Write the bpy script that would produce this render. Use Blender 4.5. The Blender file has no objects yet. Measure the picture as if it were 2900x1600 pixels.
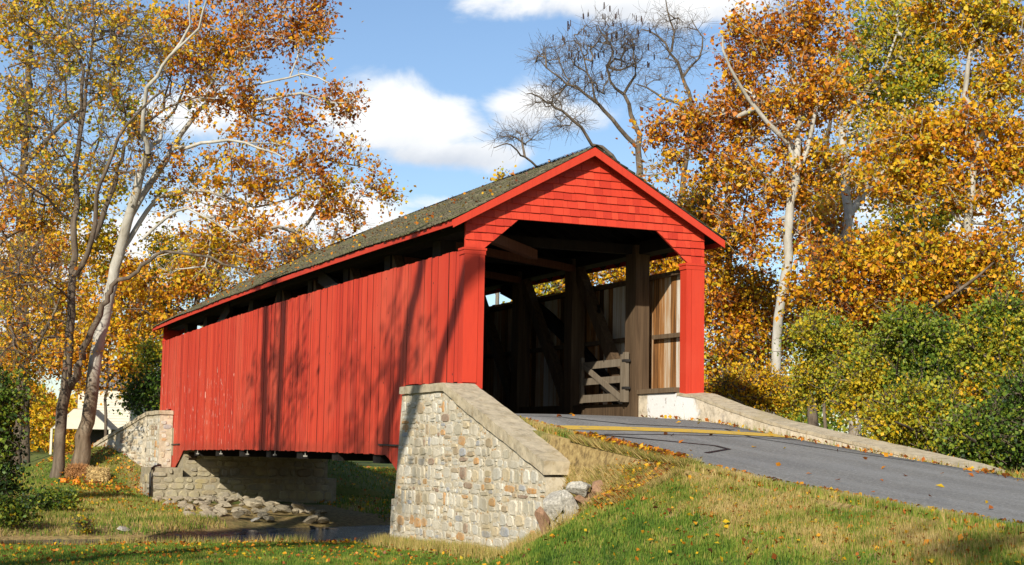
import bpy, math, random
import numpy as np
from mathutils import Vector, Matrix
random.seed(7)
rng = np.random.default_rng(11)
PI = math.pi
sc = bpy.context.scene
col = sc.collection

# ------------------------------------------------------------------ camera
CAM = np.array([-10.8103, -27.9783, -0.5053])
FW = np.array([0.38631097, 0.91608083, 0.10751629])
RT = np.array([0.92053451, -0.39026184, 0.01766068])
UP = np.array([-0.05813812, -0.09214994, 0.99404645])
FOC = 4500.9
cam_d = bpy.data.cameras.new('camera')
cam = bpy.data.objects.new('camera', cam_d)
col.objects.link(cam)
cam_d.sensor_fit = 'HORIZONTAL'
cam_d.sensor_width = 36
cam_d.lens = 36 * FOC / 2900
cam_d.clip_end = 2000
M = Matrix(((RT[0], UP[0], -FW[0], CAM[0]), (RT[1], UP[1], -FW[1], CAM[1]), (RT[2], UP[2], -FW[2], CAM[2]), (0, 0, 0, 1)))
cam.matrix_world = M
sc.camera = cam
S = 2900 / 2576


def at(x, y, depth):
    """point of the place at this distance in this direction (survey of the photograph, 2576 wide)"""
    x = np.asarray(x, float) * S
    y = np.asarray(y, float) * S
    d = np.multiply.outer(np.ones_like(x), FW) * FOC + np.multiply.outer(x - 1450, RT) - np.multiply.outer(y - 800, UP)
    return CAM + d * (np.asarray(depth, float)[..., None] / FOC if np.ndim(depth) else depth / FOC)


# ------------------------------------------------------------------ materials
def mat(name):
    m = bpy.data.materials.new(name)
    m.use_nodes = True
    nt = m.node_tree
    nt.nodes.clear()
    return m, nt


class NT:
    def __init__(s, name):
        s.m, s.t = mat(name)
        s.out = s.n('ShaderNodeOutputMaterial')
        s.b = s.n('ShaderNodeBsdfPrincipled')
        s.l(s.b.outputs[0], s.out.inputs[0])
        s.b.inputs['Roughness'].default_value = 0.75
        s.b.inputs['Specular IOR Level'].default_value = 0.25
        s.tc = s.n('ShaderNodeTexCoord')

    def n(s, t, **k):
        x = s.t.nodes.new(t)
        for a, v in k.items():
            setattr(x, a, v)
        return x

    def l(s, a, b):
        s.t.links.new(a, b)

    def put(s, sock, v):
        if hasattr(v, 'is_linked'):
            s.l(v, sock)
        else:
            sock.default_value = v

    def noise(s, scale=1.0, detail=4, rough=0.55, stretch=None, dist=0.0, coord='Object'):
        co = s.tc.outputs[coord]
        if stretch:
            mp = s.n('ShaderNodeMapping')
            mp.inputs['Scale'].default_value = stretch
            s.l(co, mp.inputs[0])
            co = mp.outputs[0]
        x = s.n('ShaderNodeTexNoise')
        x.inputs['Scale'].default_value = scale
        x.inputs['Detail'].default_value = detail
        x.inputs['Roughness'].default_value = rough
        x.inputs['Distortion'].default_value = dist
        s.l(co, x.inputs['Vector'])
        return x.outputs['Fac']

    def ramp(s, fac, stops, interp='LINEAR'):
        r = s.n('ShaderNodeValToRGB')
        r.color_ramp.interpolation = interp
        e = r.color_ramp.elements
        while len(e) < len(stops):
            e.new(0.5)
        for i, (p, c) in enumerate(stops):
            e[i].position = p
            e[i].color = (*c, 1) if len(c) == 3 else c
        s.l(fac, r.inputs[0])
        return r.outputs[0]

    def step(s, fac, a, b):
        r = s.n('ShaderNodeMapRange')
        r.interpolation_type = 'SMOOTHSTEP'
        r.inputs['From Min'].default_value = a
        r.inputs['From Max'].default_value = b
        s.l(fac, r.inputs['Value'])
        return r.outputs[0]

    def mix(s, fac, a, b, mode='MIX'):
        x = s.n('ShaderNodeMix', data_type='RGBA', blend_type=mode)
        s.put(x.inputs['Factor'], fac)
        for i, v in ((6, a), (7, b)):
            if hasattr(v, 'is_linked'):
                s.l(v, x.inputs[i])
            else:
                x.inputs[i].default_value = (*v, 1)
        return x.outputs[2]

    def math(s, op, a, b=0.0):
        x = s.n('ShaderNodeMath', operation=op)
        s.put(x.inputs[0], a)
        s.put(x.inputs[1], b)
        return x.outputs[0]

    def attr(s, name):
        a = s.n('ShaderNodeAttribute')
        a.attribute_name = name
        return a.outputs['Fac']

    def xyz(s):
        a = s.n('ShaderNodeSeparateXYZ')
        s.l(s.tc.outputs['Object'], a.inputs[0])
        return a.outputs

    def color(s, c):
        s.put(s.b.inputs['Base Color'], c if hasattr(c, 'is_linked') else (*c, 1))
        return s

    def bump(s, h, strength=0.4, dist=0.02):
        x = s.n('ShaderNodeBump')
        x.inputs['Strength'].default_value = strength
        x.inputs['Distance'].default_value = dist
        s.l(h, x.inputs['Height'])
        s.l(x.outputs[0], s.b.inputs['Normal'])
        return s


def m_red(name, chips=False):
    s = NT(name)
    t = s.attr('tint')
    c = s.ramp(t, [(0, (0.045, 0.012, 0.009)), (0.10, (0.045, 0.012, 0.009)), (0.14, (0.42, 0.030, 0.014)), (0.55, (0.535, 0.044, 0.019)), (1, (0.62, 0.066, 0.028))])
    g = s.noise(3.0, 5, 0.6, (6, 6, 0.5))
    c = s.mix(s.math('MULTIPLY', s.step(g, 0.45, 0.75), 0.35), c, (0.36, 0.028, 0.017))
    w = s.noise(0.7, 4, 0.6, (1, 1, 0.6))
    c = s.mix(s.math('MULTIPLY', s.step(w, 0.5, 0.8), 0.35), c, (0.62, 0.085, 0.045))
    k = s.noise(7.0, 2, 0.5, (1, 1, 0.35))
    c = s.mix(s.step(k, 0.76, 0.79), c, (0.05, 0.01, 0.008))
    if chips:
        v = s.noise(7.5, 3, 0.6, (1, 1.7, 0.3))
        y = s.xyz()
        near = s.math('MULTIPLY', s.step(y[1], 14, 20), s.step(y[2], 2.9, 1.5))
        few = s.noise(0.55, 2, 0.5)
        th = s.math('ADD', v, s.math('MULTIPLY', near, 0.10))
        th = s.math('ADD', th, s.math('MULTIPLY', s.math('SUBTRACT', few, 0.5), 0.12))
        c = s.mix(s.step(th, 0.755, 0.775), c, (0.62, 0.5, 0.4))
    if chips:
        fade = s.noise(0.35, 4, 0.6, (1, 1, 0.8))
        c = s.mix(s.math('MULTIPLY', s.step(fade, 0.48, 0.7), 0.35), c, (0.60, 0.115, 0.06))
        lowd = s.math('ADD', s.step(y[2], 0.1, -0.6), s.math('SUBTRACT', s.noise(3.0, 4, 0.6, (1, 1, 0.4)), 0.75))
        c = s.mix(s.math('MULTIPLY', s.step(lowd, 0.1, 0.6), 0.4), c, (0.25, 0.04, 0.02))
        nl = s.n('ShaderNodeTexVoronoi')
        nl.inputs['Scale'].default_value = 2.6
        s.l(s.tc.outputs['Object'], nl.inputs['Vector'])
        c = s.mix(s.step(nl.outputs['Distance'], 0.075, 0.05), c, (0.10, 0.02, 0.012))
    s.color(c)
    s.bump(g, 0.35, 0.006)
    s.b.inputs['Roughness'].default_value = 0.6
    return s.m


def m_wood(name, cols, stretch=(9, 9, 0.35), rough=0.8):
    s = NT(name)
    t = s.attr('tint')
    g = s.noise(2.0, 6, 0.65, stretch, 0.4)
    f = s.math('ADD', s.math('MULTIPLY', g, 0.75), s.math('SUBTRACT', s.math('MULTIPLY', t, 0.5), 0.125))
    n = len(cols)
    c = s.ramp(f, [(0.22 + 0.56 * i / (n - 1), cc) for i, cc in enumerate(cols)])
    k = s.noise(3.0, 2, 0.5, (1, 1, 0.5))
    c = s.mix(s.step(k, 0.72, 0.76), c, tuple(x * 0.3 for x in cols[0]))
    s.color(c)
    s.bump(g, 0.5, 0.006)
    s.b.inputs['Roughness'].default_value = rough
    return s.m


def m_stone(name, warm=0.0):
    s = NT(name)
    t = s.attr('tint')
    c = s.ramp(t, [(0.0, (0.50, 0.46, 0.37)), (0.14, (0.58, 0.52, 0.40)), (0.28, (0.47, 0.45, 0.38)), (0.42, (0.60, 0.56, 0.46)), (0.56, (0.42, 0.38, 0.28)),
                   (0.66, (0.30, 0.31, 0.32)), (0.72, (0.52, 0.42, 0.26)), (0.82, (0.33, 0.24, 0.14)), (0.89, (0.46, 0.23, 0.07)), (0.96, (0.24, 0.15, 0.10))], 'CONSTANT')
    g = s.noise(9, 6, 0.7)
    c = s.mix(s.math('MULTIPLY', s.step(g, 0.35, 0.65), 0.5), c, (0.47, 0.415, 0.30))
    g2 = s.noise(26, 3, 0.6)
    c = s.mix(s.math('MULTIPLY', s.step(g2, 0.5, 0.75), 0.5), c, (0.16, 0.14, 0.11))
    st = s.noise(0.9, 5, 0.6, (1.5, 1.5, 0.5))
    c = s.mix(s.math('MULTIPLY', s.step(st, 0.48, 0.68), 0.5), c, (0.24, 0.19, 0.10))
    if warm:
        c = s.mix(0.62, c, s.mix(s.step(s.noise(1.1, 4, 0.6), 0.42, 0.6), (0.17, 0.135, 0.085), (0.30, 0.245, 0.10)))  # tan block stone, also darkened to stand for shade below the deck
    s.color(c)
    s.bump(g2, 0.5, 0.012)
    s.b.inputs['Roughness'].default_value = 0.9
    return s.m


def m_mortar(name, base=(0.47, 0.43, 0.34), white=False):
    s = NT(name)
    g = s.noise(5, 6, 0.7)
    c = s.ramp(g, [(0.25, tuple(0.5 * x for x in base)), (0.5, base), (0.75, tuple(min(0.8, 1.2 * x) for x in base))])
    mo = s.noise(8.5, 3, 0.6, (1, 1, 0.8))
    c = s.mix(s.math('MULTIPLY', s.step(mo, 0.56, 0.66), 0.5), c, (0.27, 0.20, 0.11))
    c = s.mix(s.math('MULTIPLY', s.step(mo, 0.44, 0.34), 0.5), c, tuple(min(0.8, 1.3 * x) for x in base))
    st = s.noise(1.3, 5, 0.65, (1, 1, 0.6))
    c = s.mix(s.math('MULTIPLY', s.step(st, 0.5, 0.7), 0.5), c, (0.33, 0.26, 0.13))
    if white:
        y = s.xyz()
        w = s.math('ADD', s.math('MULTIPLY', s.step(y[1], 1.9, 1.2), s.step(y[1], -1.2, 0.1)), s.math('SUBTRACT', s.noise(2.2, 4, 0.65), 0.5))
        c = s.mix(s.step(w, 0.55, 0.75), c, (0.74, 0.73, 0.7))
        v = s.noise(4.5, 3, 0.6)
        c = s.mix(s.math('MULTIPLY', s.step(v, 0.6, 0.68), 0.7), c, (0.3, 0.27, 0.23))
    s.color(c)
    s.bump(s.noise(14, 5, 0.7), 0.6, 0.015)
    s.b.inputs['Roughness'].default_value = 0.92
    return s.m


def m_leaf(name):
    s = NT(name)
    t = s.attr('tint')
    c = s.ramp(t, [(0.0, (0.020, 0.045, 0.010)), (0.14, (0.095, 0.17, 0.016)), (0.28, (0.27, 0.31, 0.028)), (0.42, (0.54, 0.40, 0.018)), (0.54, (0.74, 0.42, 0.012)),
                   (0.66, (0.64, 0.25, 0.016)), (0.8, (0.47, 0.135, 0.014)), (0.92, (0.27, 0.075, 0.014)), (1.0, (0.12, 0.05, 0.02))])
    s.color(c)
    s.b.inputs['Roughness'].default_value = 0.5
    s.b.inputs['Specular IOR Level'].default_value = 0.3
    tr = s.n('ShaderNodeBsdfTranslucent')
    s.l(c, tr.inputs[0])
    mx = s.n('ShaderNodeMixShader')
    mx.inputs[0].default_value = 0.3
    s.l(s.b.outputs[0], mx.inputs[1])
    s.l(tr.outputs[0], mx.inputs[2])
    s.l(mx.outputs[0], s.out.inputs[0])
    return s.m


def m_bark(name, kind):
    s = NT(name)
    g = s.noise(4, 5, 0.65, (1, 1, 0.25), 0.5)
    if kind == 'sycamore':
        z = s.xyz()[2]
        h = s.step(z, 1.0, 7.0)
        a = s.noise(1.6, 4, 0.6, (1, 1, 0.55), 0.8)
        pale = s.ramp(a, [(0.30, (0.20, 0.17, 0.12)), (0.42, (0.36, 0.33, 0.26)), (0.54, (0.42, 0.395, 0.33)), (0.8, (0.56, 0.54, 0.48))])
        low = s.ramp(g, [(0.3, (0.07, 0.05, 0.03)), (0.55, (0.19, 0.14, 0.09)), (0.75, (0.30, 0.25, 0.18))])
        hh = s.math('ADD', h, s.math('SUBTRACT', a, 0.5))
        c = s.mix(s.step(hh, 0.15, 0.6), low, pale)
    elif kind == 'grey':
        c = s.ramp(g, [(0.3, (0.08, 0.065, 0.05)), (0.6, (0.21, 0.185, 0.15)), (0.8, (0.32, 0.29, 0.25))])
    else:
        c = s.ramp(g, [(0.3, (0.05, 0.036, 0.024)), (0.55, (0.15, 0.115, 0.08)), (0.75, (0.24, 0.195, 0.145))])
    s.color(c)
    s.bump(g, 0.8, 0.04)
    s.b.inputs['Roughness'].default_value = 0.9
    return s.m


def m_simple(name, c, rough=0.8, scale=5, var=0.35, bumpd=0.01):
    s = NT(name)
    g = s.noise(scale, 5, 0.65)
    s.color(s.ramp(g, [(0.25, tuple(x * (1 - var) for x in c)), (0.75, tuple(min(0.9, x * (1 + var)) for x in c))]))
    s.bump(g, 0.4, bumpd)
    s.b.inputs['Roughness'].default_value = rough
    return s.m


MT = {}
MT['red'] = m_red('red_paint')
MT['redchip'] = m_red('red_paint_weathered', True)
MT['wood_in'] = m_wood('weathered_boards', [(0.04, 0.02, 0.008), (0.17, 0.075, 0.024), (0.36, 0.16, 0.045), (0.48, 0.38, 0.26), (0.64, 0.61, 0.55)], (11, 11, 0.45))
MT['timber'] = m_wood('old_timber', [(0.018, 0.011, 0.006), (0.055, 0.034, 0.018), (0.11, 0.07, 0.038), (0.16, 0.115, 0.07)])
MT['shade_dark_timber'] = m_wood('shade_dark_timber', [(0.006, 0.005, 0.004), (0.014, 0.011, 0.008), (0.025, 0.02, 0.015)])  # near-black wood, interior shade put into its colour
MT['brown_timber'] = m_wood('red_brown_timber', [(0.05, 0.02, 0.012), (0.10, 0.04, 0.022), (0.15, 0.07, 0.04)])
MT['gate'] = m_wood('grey_gate_boards', [(0.06, 0.045, 0.03), (0.135, 0.105, 0.07), (0.22, 0.18, 0.13)])
MT['stone'] = m_stone('rubble_stone')
MT['block'] = m_stone('block_stone', 1)
MT['mortar'] = m_mortar('pale_mortar', (0.50, 0.435, 0.315))
MT['plaster'] = m_mortar('plastered_wall', (0.58, 0.50, 0.37), True)
MT['shade_dark_mortar'] = m_mortar('shade_dark_mortar', (0.29, 0.25, 0.165))  # mortar darkened in colour to deepen the shade under the bridge
MT['cap'] = m_mortar('coping_concrete', (0.44, 0.37, 0.25))
MT['leaf'] = m_leaf('autumn_leaf')
MT['bark_syc'] = m_bark('sycamore_bark', 'sycamore')
MT['bark_grey'] = m_bark('grey_bark', 'grey')
MT['bark'] = m_bark('brown_bark', 'brown')
MT['rock'] = m_simple('rock', (0.29, 0.245, 0.165), 0.9, 4, 0.5, 0.03)
MT['wet_rock'] = m_simple('wet_rock', (0.10, 0.085, 0.065), 0.4, 4, 0.5, 0.03)
MT['rock_grey'] = m_simple('pale_rock', (0.37, 0.345, 0.285), 0.9, 7, 0.6, 0.03)
MT['rock_brown'] = m_simple('brown_rock', (0.27, 0.16, 0.095), 0.9, 5, 0.4, 0.03)
MT['pumpkin'] = m_simple('pumpkin_skin', (0.72, 0.20, 0.015), 0.45, 3, 0.2, 0.004)
MT['stem'] = m_simple('pumpkin_stalk', (0.15, 0.13, 0.05), 0.8)
MT['red_straw'] = m_simple('reddish_straw', (0.40, 0.20, 0.075), 0.9, 14, 0.5, 0.03)
MT['straw'] = m_simple('straw', (0.55, 0.40, 0.17), 0.9, 14, 0.45, 0.03)
MT['cream'] = m_simple('cream_siding', (0.58, 0.53, 0.41), 0.6, 2, 0.08)
MT['roofgrey'] = m_simple('grey_roof', (0.16, 0.15, 0.14), 0.9, 6, 0.3)
MT['porch_shade'] = m_simple('porch_shade_dark', (0.03, 0.025, 0.02), 0.4)
MT['iron'] = m_simple('dark_iron', (0.03, 0.028, 0.026), 0.5)
MT['pod'] = m_simple('dry_pod', (0.035, 0.018, 0.014), 0.7)
MT['tar'] = m_simple('crack_tar', (0.012, 0.012, 0.013), 0.5)

# yellow line
_s = NT('yellow_paint')
_g = _s.noise(18, 5, 0.7)
_w = _s.noise(5, 4, 0.65)
_c = _s.mix(_s.step(_s.math('ADD', _s.math('MULTIPLY', _g, 0.5), _s.math('MULTIPLY', _w, 0.5)), 0.53, 0.60), (0.62, 0.40, 0.06), (0.30, 0.25, 0.15))
_s.color(_c)
MT['yellow'] = _s.m
# asphalt
_s = NT('asphalt')
_g = _s.noise(30, 4, 0.8)
_l = _s.noise(0.5, 5, 0.6)
_c = _s.ramp(_g, [(0.3, (0.125, 0.119, 0.105)), (0.55, (0.225, 0.216, 0.193)), (0.75, (0.40, 0.385, 0.34))])
_c = _s.mix(_s.math('MULTIPLY', _s.step(_l, 0.42, 0.7), 0.5), _c, (0.15, 0.146, 0.14))
_tk = _s.noise(1.1, 4, 0.6, (1.6, 0.12, 1))
_c = _s.mix(_s.math('MULTIPLY', _s.step(_tk, 0.45, 0.7), 0.4), _c, (0.30, 0.295, 0.275))
_sp = _s.noise(22, 3, 0.75)
_c = _s.mix(_s.math('MULTIPLY', _s.step(_sp, 0.58, 0.68), 0.55), _c, (0.45, 0.44, 0.41))
_c = _s.mix(_s.math('MULTIPLY', _s.step(_sp, 0.43, 0.33), 0.6), _c, (0.07, 0.068, 0.066))
_s.color(_c)
_s.bump(_g, 0.6, 0.01)
_s.b.inputs['Roughness'].default_value = 0.85
MT['asphalt'] = _s.m
# roof shakes
_s = NT('mossy_shakes')
_t = _s.attr('tint')
_c = _s.ramp(_t, [(0, (0.045, 0.038, 0.022)), (0.4, (0.10, 0.085, 0.052)), (0.75, (0.155, 0.135, 0.085)), (1, (0.23, 0.205, 0.145))])
_mo = _s.noise(1.5, 5, 0.65)
_c = _s.mix(_s.math('MULTIPLY', _s.step(_mo, 0.45, 0.65), 0.6), _c, (0.115, 0.125, 0.045))
_g = _s.noise(22, 4, 0.7)
_c = _s.mix(_s.math('MULTIPLY', _s.step(_g, 0.55, 0.75), 0.6), _c, (0.05, 0.045, 0.03))
_s.color(_c)
_s.bump(_g, 0.5, 0.01)
_s.b.inputs['Roughness'].default_value = 0.9
MT['shake'] = _s.m
# ground
_s = NT('lawn_soil')
_a = _s.noise(0.5, 6, 0.65)
_b = _s.noise(9, 4, 0.7)
_d = _s.noise(2.2, 5, 0.7)
_f = _s.math('ADD', _s.math('MULTIPLY', _a, 0.6), _s.math('MULTIPLY', _b, 0.4))
_c = _s.ramp(_f, [(0.36, (0.06, 0.085, 0.012)), (0.49, (0.10, 0.13, 0.02)), (0.60, (0.17, 0.155, 0.035)), (0.72, (0.24, 0.16, 0.055))])
_dry = _s.attr('dry')
_c2 = _s.ramp(_b, [(0.3, (0.09, 0.06, 0.025)), (0.5, (0.31, 0.215, 0.08)), (0.75, (0.48, 0.36, 0.15))])
_c = _s.mix(_s.step(_s.math('ADD', _dry, _s.math('MULTIPLY', _s.math('SUBTRACT', _d, 0.5), 0.8)), 0.3, 0.7), _c, _c2)
_s.color(_c)
_s.bump(_b, 0.7, 0.05)
_s.b.inputs['Roughness'].default_value = 0.95
MT['ground'] = _s.m
# grass blades
_s = NT('grass_blade')
_c = _s.ramp(_s.attr('tint'), [(0.0, (0.035, 0.085, 0.010)), (0.3, (0.115, 0.205, 0.02)), (0.5, (0.23, 0.275, 0.035)), (0.68, (0.40, 0.30, 0.085)), (1.0, (0.56, 0.42, 0.17))])
_s.color(_c)
_tr = _s.n('ShaderNodeBsdfTranslucent')
_s.l(_c, _tr.inputs[0])
_mx = _s.n('ShaderNodeMixShader')
_mx.inputs[0].default_value = 0.3
_s.l(_s.b.outputs[0], _mx.inputs[1])
_s.l(_tr.outputs[0], _mx.inputs[2])
_s.l(_mx.outputs[0], _s.out.inputs[0])
MT['grass'] = _s.m
# water
_s = NT('stream_water')
_s.color((0.014, 0.022, 0.035))
_s.b.inputs['Roughness'].default_value = 0.06
_s.b.inputs['Specular IOR Level'].default_value = 0.6
_s.bump(_s.noise(3.4, 5, 0.65, (0.7, 1.5, 1), 0.8), 1.0, 0.25)
MT['water'] = _s.m


# ------------------------------------------------------------------ mesh helpers
def link(name, me, m, parent=None):
    o = bpy.data.objects.new(name, me)
    col.objects.link(o)
    if m is not None:
        me.materials.append(m)
    if parent is not None:
        o.parent = parent
    return o


def tag(o, label=None, cat=None, group=None, kind=None):
    for k, v in (('label', label), ('category', cat), ('group', group), ('kind', kind)):
        if v:
            o[k] = v
    return o


def empty(name, label=None, cat=None, group=None, loc=(0, 0, 0)):
    o = bpy.data.objects.new(name, None)
    col.objects.link(o)
    o.location = loc
    o.empty_display_size = 0.2
    return tag(o, label, cat, group)


def np_mesh(name, verts, faces, tint=None, smooth=False):
    """verts (N,3); faces (F,k)"""
    me = bpy.data.meshes.new(name)
    verts = np.ascontiguousarray(verts, dtype=np.float32)
    faces = np.ascontiguousarray(faces, dtype=np.int32)
    F, k = faces.shape
    me.vertices.add(len(verts))
    me.vertices.foreach_set('co', verts.ravel())
    me.loops.add(F * k)
    me.loops.foreach_set('vertex_index', faces.ravel())
    me.polygons.add(F)
    me.polygons.foreach_set('loop_start', np.arange(0, F * k, k, dtype=np.int32))
    if smooth:
        me.polygons.foreach_set('use_smooth', np.ones(F, dtype=bool))
    if tint is not None:
        a = me.attributes.new('tint', 'FLOAT', 'FACE')
        a.data.foreach_set('value', np.ascontiguousarray(tint, dtype=np.float32))
    me.update(calc_edges=True)
    return me


def camber(y):
    t = (y - 15.2) / 15.2
    return 0.10 * max(0.0, 1 - t * t)


class MB:
    def __init__(s):
        s.v, s.f, s.t = [], [], []
        s.tt = 0.5

    def add(s, vs, fs, tint=None):
        b = len(s.v)
        s.v += [tuple(p) for p in vs]
        for f in fs:
            s.f.append([b + i for i in f])
            s.t.append(s.tt if tint is None else tint)

    def box(s, a, b, tint=None):
        (x0, y0, z0), (x1, y1, z1) = a, b
        s.add([(x0, y0, z0), (x1, y0, z0), (x1, y1, z0), (x0, y1, z0), (x0, y0, z1), (x1, y0, z1), (x1, y1, z1), (x0, y1, z1)],
              [(0, 3, 2, 1), (4, 5, 6, 7), (0, 1, 5, 4), (1, 2, 6, 5), (2, 3, 7, 6), (3, 0, 4, 7)], tint)
        return s

    def beam(s, p, q, w, h, up=(0, 0, 1), tint=None, ends=True):
        p, q = Vector(p), Vector(q)
        d = (q - p).normalized()
        side = d.cross(Vector(up))
        if side.length < 1e-4:
            side = d.cross(Vector((1, 0, 0)))
        side.normalize()
        u = side.cross(d)
        vs = []
        for c in (p, q):
            for a, b in ((-1, -1), (1, -1), (1, 1), (-1, 1)):
                vs.append(c + side * (a * w / 2) + u * (b * h / 2))
        s.add(vs, [(0, 1, 5, 4), (1, 2, 6, 5), (2, 3, 7, 6), (3, 0, 4, 7), (3, 2, 1, 0), (4, 5, 6, 7)], tint)
        return s

    def prism(s, poly, off, tint=None):
        """poly: 3D points of a planar polygon, off: extrusion vector"""
        n = len(poly)
        off = Vector(off)
        vs = [Vector(p) for p in poly] + [Vector(p) + off for p in poly]
        fs = [tuple(range(n)), tuple(range(2 * n - 1, n - 1, -1))] + [(i, i + n, (i + 1) % n + n, (i + 1) % n) for i in range(n)]
        s.add(vs, fs, tint)
        return s

    def tube(s, pts, r, n=8, tint=None):
        pts = [Vector(p) for p in pts]
        rs = r if hasattr(r, '__len__') else [r] * len(pts)
        rings = []
        for i, p in enumerate(pts):
            d = (pts[min(i + 1, len(pts) - 1)] - pts[max(i - 1, 0)]).normalized()
            a = d.cross(Vector((0.31, 0.17, 0.93)))
            if a.length < 0.05:
                a = d.cross(Vector((1, 0, 0)))
            a.normalize()
            b = d.cross(a)
            rings.append([p + (a * math.cos(2 * PI * k / n) + b * math.sin(2 * PI * k / n)) * rs[i] for k in range(n)])
        vs = [v for rg in rings for v in rg]
        fs = []
        for i in range(len(pts) - 1):
            for k in range(n):
                fs.append((i * n + k, i * n + (k + 1) % n, (i + 1) * n + (k + 1) % n, (i + 1) * n + k))
        fs.append(tuple(range(n - 1, -1, -1)))
        fs.append(tuple(range((len(pts) - 1) * n, len(pts) * n)))
        s.add(vs, fs, tint)
        return s

    def build(s, name, m, parent=None, cam_b=False, smooth=False, flip=True):
        me = bpy.data.meshes.new(name)
        vs = [tuple(v) for v in s.v]
        if cam_b:
            vs = [(x, y, z + camber(y)) for x, y, z in vs]
        me.from_pydata(vs, [], s.f)
        a = me.attributes.new('tint', 'FLOAT', 'FACE')
        a.data.foreach_set('value', s.t)
        if flip:
            import bmesh
            bm = bmesh.new()
            bm.from_mesh(me)
            bmesh.ops.recalc_face_normals(bm, faces=bm.faces)
            bm.to_mesh(me)
            bm.free()
        if smooth:
            me.polygons.foreach_set('use_smooth', [True] * len(me.polygons))
        return link(name, me, m, parent)


def rnd(a, b):
    return random.uniform(a, b)


# ------------------------------------------------------------------ ground
RY = [-90, -60, -40, -25, -16, -13.5, -10.6, -8.3, -6.2, -4, -1.6, 0, 1.5, 30, 33, 40, 60, 120]
RZ = [-2.9, -2.7, -2.35, -1.8, -1.2, -1.03, -0.81, -0.58, -0.37, -0.13, 0.16, 0.26, 0.29, 0.29, 0.2, -0.4, -0.9, -1.2]


def road_z(y):
    return np.interp(y, RY, RZ)


def left_edge(y):
    return np.interp(y, [-40, -16, -13, -8, -4, 0, 1.5], [0.0, 0.22, 0.24, 0.26, 0.42, 0.36, 0.34])


def right_edge(y):
    return np.interp(y, [-40, -16, -8.5, -4, 0, 2.2], [5.3, 5.2, 4.95, 4.75, 4.6, 4.6])


def ground_z(x, y):
    x = np.asarray(x, float)
    y = np.asarray(y, float)
    far = np.interp(x, [-9, -3.2, -1.2, 0, 4, 8], [10.2, 11.2, 14.2, 15.6, 17.4, 18.5])   # far shore of the stream
    near = 7.7 + 0.10 * np.clip(x, -10, 10)
    prof_n = np.interp(y - near, [-60, -34, -9.7, -4.7, -2.2, -0.7, 0.5, 2], [-2.05, -2.2, -2.27, -2.37, -2.48, -2.60, -2.78, -3.0])
    prof_f = np.interp(y - far, [-2, 0, 1.2, 8, 12, 16, 26, 90, 200, 500], [-3.0, -2.62, -2.42, -2.28, -2.1, -1.85, -1.5, -1.2, -0.2, 5.0])
    mid = 0.5 * (near + far)
    z = np.where(y < mid, prof_n, prof_f)
    # near embankment
    cy = np.minimum(y, -5.0)
    dl = np.hypot(np.maximum(0.22 - x, 0), y - cy)
    sl_ = np.interp(y, [-20, -14, -11, -8, -6], [0.33, 0.38, 0.46, 0.50, 0.45])
    drop = np.interp(y, [-8.6, -7.2, -6.1, -5.4], [0.0, 0.35, 0.95, 1.3])
    bl = road_z(cy) - 0.05 - 0.25 * np.minimum(dl, 0.15) - np.clip((dl - 0.10) / 0.42, 0, 1) * drop - sl_ * np.maximum(dl - 0.15, 0)
    cy2 = np.minimum(y, -8.3)
    dr = np.hypot(np.maximum(x - 5.75, 0), y - cy2)
    br = road_z(cy2) - 0.05 - 0.16 * dr
    z = np.where((x > 6.2) & (y < near + 1.5), np.maximum(z, -1.75 - 0.30 * np.maximum(0, y - near + 1.0)), z)
    inside = (x > 0.0) & (x < 5.6) & (y < 2.45)
    z = np.where(y < 14, np.where(x < 2.5, np.maximum(z, bl), np.maximum(z, br)), z)
    z = np.where(inside, road_z(y) - 0.05, z)
    # far fill
    cy3 = np.maximum(y, 34.0)
    dd = np.hypot(np.maximum(-0.1 - x, 0) + np.maximum(x - 5.3, 0), y - cy3)
    bf = road_z(cy3) - 0.06 - 0.35 * dd
    z = np.where(y > 28.7, np.maximum(z, bf), z)
    inside2 = (x > 0.2) & (x < 5.2) & (y > 28.75)
    z = np.where(inside2, np.maximum(z, road_z(y) - 0.06), z)
    w = 0.022 * np.sin(1.7 * x + 0.6 * y) * np.sin(0.9 * y - 0.5 * x) + 0.014 * np.sin(4.1 * x + 1.3) * np.sin(3.7 * y)
    z = z + np.where(inside | inside2, 0.0, w)
    return z


def dryness(x, y):
    """how brown the ground cover is"""
    x = np.asarray(x, float)
    y = np.asarray(y, float)
    dl = np.abs(x - left_edge(y)) * np.where(x < left_edge(y), 1, 0)
    d = np.where((y < 3) & (x < 1), np.exp(-(np.hypot(np.maximum(0.2 - x, 0), np.maximum(y + 5, 0)) / 1.35) ** 2), 0.0)
    d = np.maximum(d, np.where(y < 3, np.where(y < -9, 0.5 * np.exp(-(dl / 0.45) ** 2), 0.6 * np.exp(-(dl / 0.7) ** 2)), 0))
    d = np.maximum(d, np.where((y > 6.5) & (y < 24), 0.62, 0))
    d = np.maximum(d, np.where((x > 4.5) & (y < 3), 0.7, 0))
    d = np.maximum(d, 0.6 * np.exp(-((np.hypot((x + 0.9) / 0.9, (y - 29) / 4.5)) ** 2)))
    d = np.maximum(d, np.where(y > 24, 0.22, 0))
    d = np.maximum(d, np.where((x < 0) & (y < 6), 0.12, 0))
    d = d + 0.10 * np.maximum(0, np.sin(x * 1.15 + 1.3 * np.sin(y * 0.6)) * np.sin(y * 0.95 + 0.8 * np.sin(x * 0.7)))
    return np.clip(d, 0, 1)


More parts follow.
